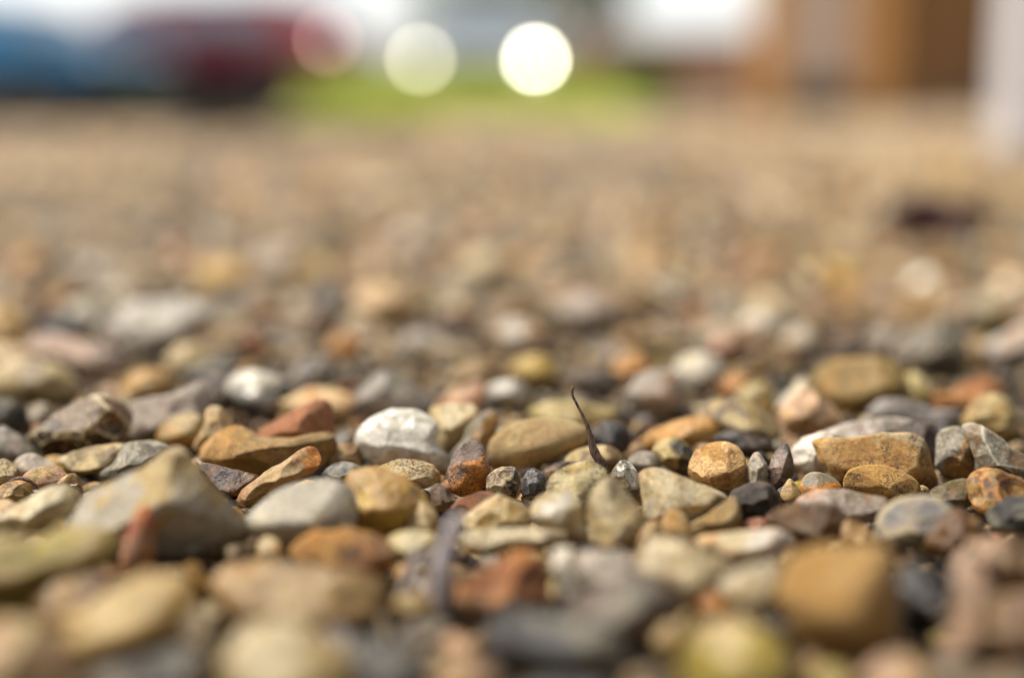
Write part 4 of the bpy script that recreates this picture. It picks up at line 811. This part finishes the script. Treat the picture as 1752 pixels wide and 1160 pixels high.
# ---------------------------------------------------------------- walls and timber building at the right
def brickmat(name, c1, c2, mortar, sc_=4.5):
    m = N(name); oc = m.n('TexCoord').outputs['Object']; mp = m.n('Mapping', {'Vector': oc, 'Rotation': (math.pi / 2, 0, 0)}).outputs[0]
    b = m.n('TexBrick', {'Vector': mp, 'Color1': (*c1, 1), 'Color2': (*c2, 1), 'Mortar': (*mortar, 1), 'Scale': sc_, 'Mortar Size': .012}); m.set('Base Color', b.outputs[0]); m.set('Roughness', .85)
    m.set('Normal', m.n('Bump', {'Height': b.outputs[1], 'Strength': .5, 'Distance': .01}, invert=True).outputs[0]); return m.m
BR = brickmat('pale_brick', lin('c4a090'), lin('b08c7c'), lin('c8bcae')); BR2 = brickmat('house_brick', lin('e4ccc0'), lin('d8baac'), lin('e0d4cc'))
gw = empty('brick_garden_wall', (0, 24, 0), label='low pale brick garden wall beside the timber-framed building', cat='wall')
BX('wall', BR, gw, X_at(965, 24), X_at(1330, 24), 0, .22, -.02, 1.12); BX('coping', plain('coping_stone', lin('c4b8ac'), .8, .2, 4), gw, X_at(965, 24) - .04, X_at(1330, 24) + .04, -.04, .26, 1.12, 1.18, bevel=.01)
OAK = plain('oak_timber', lin('ecb878'), .65, .3, 6, col2=lin('dca464')); DARKW = plain('dark_timber', lin('a0784c'), .6, .3, 5, col2=lin('8a643c')); DOORW = plain('door_timber', lin('a88c70'), .6, .25, 6, col2=lin('967a5e'))
hb = empty('timber_framed_building', (0, 10, 0), label='timber-framed brick building with oak posts and a dark brown door', cat='building')
D = 10.0
BX('plinth', plain('plinth_stone', lin('6a5a48'), .9, .3, 4), hb, X_at(1262, D), X_at(1545, D), .03, .32, -.02, .22, bevel=.01)
BX('wall', plain('pink_render', lin('f4e6de'), .8, .06, 3), hb, X_at(1300, D), X_at(1545, D), .10, .30, .22, 2.7)
for a, b in ((1284, 1332), (1458, 1516)):
    BX('post', OAK, hb, X_at(a, D), X_at(b, D), -.06, .10, .0, 2.7, bevel=.008)
BX('beam', OAK, hb, X_at(1270, D), X_at(1900, D), -.07, .12, 2.7, 2.92, bevel=.008)
BX('post', DARKW, hb, X_at(1524, D), X_at(1578, D), -.02, .2, .0, 2.7, bevel=.008)
dr = BX('door', DOORW, hb, X_at(1580, D), X_at(1668, D), .04, .10, .02, 2.1, bevel=.004)
for k in range(4): BX('panel', DARKW, dr, X_at(1590, D) + (k % 2) * .17, X_at(1590, D) + .14 + (k % 2) * .17, .025, .045, .2 + (k // 2) * .95, 1.0 + (k // 2) * .95, bevel=.004)
bm = bmesh.new(); ell(bm, (X_at(1660, D), -.01, 1.05), (.03, .04, .03)); bm_obj('handle', bm, M_RIM, dr, True)
BX('lintel', DARKW, hb, X_at(1578, D), X_at(1672, D), -.01, .2, 2.1, 2.7)
BX('wall', DARKW, hb, X_at(1672, D), X_at(1900, D), .03, .25, .0, 2.7)
bm = bmesh.new(); x0, x1 = X_at(1255, D), X_at(1920, D)
v = [bm.verts.new(p) for p in ((x0, -.35, 2.86), (x1, -.35, 2.86), (x1, 2.4, 4.3), (x0, 2.4, 4.3), (x0, 2.4, 2.9), (x1, 2.4, 2.9))]
for f in ((0, 1, 2, 3), (0, 3, 4), (1, 5, 2), (3, 2, 5, 4), (0, 4, 5, 1)): bm.faces.new([v[i] for i in f])
bmesh.ops.recalc_face_normals(bm, faces=bm.faces[:]); bm_obj('roof', bm, plain('roof_tile', lin('6c4a3c'), .8, .3, 9), hb)
# white post close by on the right
wp = ground(1735, 258, -.004); pc = empty('white_post', (X_at(1742, 2.66) + .085, 2.75, 0), label='white painted square post nearest the camera at the right edge', cat='post')
WHT = plain('white_paint', lin('cfcaca'), .6, .05, 5); BX('shaft', WHT, pc, -.085, .105, -.09, .09, .02, 2.6, bevel=.006); BX('base', plain('base_grey', lin('b4aaa4'), .7, .2, 8), pc, -.10, .12, -.105, .105, -.015, .03, bevel=.005)
